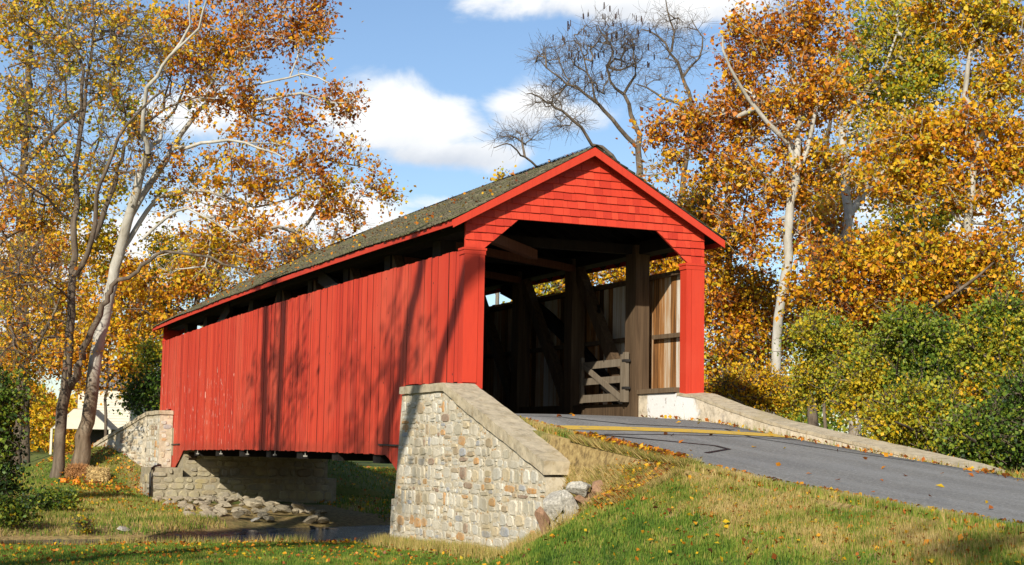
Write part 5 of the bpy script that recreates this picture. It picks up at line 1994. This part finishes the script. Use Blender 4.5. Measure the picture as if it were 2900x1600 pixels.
b.build('porch_shadow_standin', MT['porch_shade'], house).name = 'porch_shade_panel'
b = MB()
b.box((84 * u, 0.6, 0.3), (120 * u, 1.0, 0.42))
b.box((84 * u, 0.95, 0.42), (120 * u, 1.0, 0.85))
b.box((85 * u, 0.62, 0), (88 * u, 0.98, 0.3))
b.box((116 * u, 0.62, 0), (119 * u, 0.98, 0.3))
bench = b.build('porch_bench', MT['timber'], house)
b = MB()
b.tube([(wd - 0.05, 1.68, 0), (wd - 0.05, 1.68, ht - 0.5)], 0.06, 6)
b.build('downspout', MT['roofgrey'], house)

# ------------------------------------------------------------------ light and sky
sun_dir = Vector((-0.88, -1.0, 0.68)).normalized()
elev = math.asin(sun_dir.z)
sd = bpy.data.lights.new('sun', 'SUN')
sd.energy = 5.0
sd.angle = math.radians(0.53)
sd.color = (1.0, 0.93, 0.82)
so = bpy.data.objects.new('sun', sd)
col.objects.link(so)
so.rotation_euler = (-sun_dir).to_track_quat('-Z', 'Y').to_euler()
so.location = (-40, -50, 40)

w = bpy.data.worlds.new('World')
sc.world = w
w.use_nodes = True
t = w.node_tree
t.nodes.clear()
N_ = t.nodes.new
out = N_('ShaderNodeOutputWorld')
bg = N_('ShaderNodeBackground')
t.links.new(bg.outputs[0], out.inputs[0])
sky = N_('ShaderNodeTexSky')
sky.sky_type = 'NISHITA'
sky.sun_disc = False
sky.sun_elevation = elev
sky.sun_rotation = math.atan2(sun_dir.x, sun_dir.y)
sky.air_density = 1.0
sky.dust_density = 0.4
sky.ozone_density = 1.5
SKY = 0.085
bg.inputs['Strength'].default_value = SKY
tc = N_('ShaderNodeTexCoord')


def wm(op, a, b=None, c=None):
    n = N_('ShaderNodeMath')
    n.operation = op
    for i, v in enumerate((a, b, c)):
        if v is None:
            continue
        if hasattr(v, 'is_linked'):
            t.links.new(v, n.inputs[i])
        else:
            n.inputs[i].default_value = v
    return n.outputs[0]


def dot(v):
    n = N_('ShaderNodeVectorMath')
    n.operation = 'DOT_PRODUCT'
    t.links.new(tc.outputs['Generated'], n.inputs[0])
    n.inputs[1].default_value = tuple(v)
    return n.outputs['Value']


def wnoise(scale, detail=7, rough=0.55, stretch=(1, 1, 1.6), dist=0.3):
    mp = N_('ShaderNodeMapping')
    mp.inputs['Scale'].default_value = stretch
    t.links.new(tc.outputs['Generated'], mp.inputs[0])
    n = N_('ShaderNodeTexNoise')
    n.inputs['Scale'].default_value = scale
    n.inputs['Detail'].default_value = detail
    n.inputs['Roughness'].default_value = rough
    n.inputs['Distortion'].default_value = dist
    t.links.new(mp.outputs[0], n.inputs['Vector'])
    return n.outputs['Fac']


def wstep(v, a, b):
    n = N_('ShaderNodeMapRange')
    n.interpolation_type = 'SMOOTHSTEP'
    n.inputs['From Min'].default_value = a
    n.inputs['From Max'].default_value = b
    t.links.new(v, n.inputs['Value'])
    return n.outputs[0]


# cumulus banks by bearing and height: (x, y, half width, half height, density)
CL = [(1620, 5, 400, 60, 1.0), (1320, 265, 130, 85, 1.05), (1460, 300, 150, 60, .8), (1030, 310, 250, 105, 1.0), (960, 230, 150, 60, .55), (1130, 385, 250, 50, 0.9), (760, 560, 330, 110, .9), (1080, 512, 120, 28, .6),
      (420, 640, 380, 120, .85), (2260, 560, 420, 110, .7), (520, 300, 230, 90, .65), (2100, 260, 300, 130, .5), (60, 760, 300, 160, .8)]
dens = None
low = None
for (x, y, rx, ry, kk) in CL:
    d0 = at(x, y, 1.0) - CAM
    d0 = d0 / np.linalg.norm(d0)
    t1 = np.cross(d0, [0, 0, 1.0])
    t1 /= np.linalg.norm(t1)
    t2 = np.cross(t1, d0)
    a_ = wm('DIVIDE', dot(t1), rx * S / FOC)
    b_ = wm('DIVIDE', dot(t2), ry * S / FOC)
    r2 = wm('ADD', wm('MULTIPLY', a_, a_), wm('MULTIPLY', b_, b_))
    g_ = wm('MULTIPLY', wm('EXPONENT', wm('MULTIPLY', r2, -0.9)), kk)
    g_ = wm('MULTIPLY', g_, wm('GREATER_THAN', dot(d0), 0.0))
    dens = g_ if dens is None else wm('MAXIMUM', dens, g_)
    lw = wm('MULTIPLY', g_, b_)
    low = lw if low is None else wm('ADD', low, lw)
nz = wnoise(14, 9, 0.58)
nz2 = wnoise(5, 4, 0.5)
cov = wm('ADD', dens, wm('MULTIPLY', wm('SUBTRACT', nz, 0.5), 1.5))
cov = wm('ADD', cov, wm('MULTIPLY', wm('SUBTRACT', nz2, 0.5), 0.5))
mask = wstep(cov, 0.30, 0.72)
body_ = wstep(wm('ADD', wm('MULTIPLY', low, 0.5), wm('ADD', wm('MULTIPLY', wm('SUBTRACT', nz, 0.5), 0.9), 0.15)), -0.35, 0.25)
cr = N_('ShaderNodeMix')
cr.data_type = 'RGBA'
t.links.new(body_, cr.inputs['Factor'])
k_ = 1 / SKY
cr.inputs[6].default_value = (0.52 * k_, 0.56 * k_, 0.63 * k_, 1)
cr.inputs[7].default_value = (0.86 * k_, 0.86 * k_, 0.85 * k_, 1)
mx = N_('ShaderNodeMix')
mx.data_type = 'RGBA'
t.links.new(wm('MULTIPLY', mask, 0.94), mx.inputs['Factor'])
gn = N_('ShaderNodeVectorMath')
gn.operation = 'MULTIPLY'
t.links.new(sky.outputs[0], gn.inputs[0])
gn.inputs[1].default_value = (1.10, 1.18, 1.30)
t.links.new(gn.outputs[0], mx.inputs[6])
t.links.new(cr.outputs[2], mx.inputs[7])
t.links.new(mx.outputs[2], bg.inputs['Color'])

vs_ = sc.view_settings
vs_.view_transform = 'Standard'
vs_.look = 'None'
vs_.exposure = 0.35
vs_.gamma = 1.0
sc.render.engine = 'CYCLES'
sc.cycles.max_bounces = 6
sc.cycles.diffuse_bounces = 2
sc.cycles.transmission_bounces = 3
sc.cycles.glossy_bounces = 3
sc.cycles.sample_clamp_indirect = 4.0
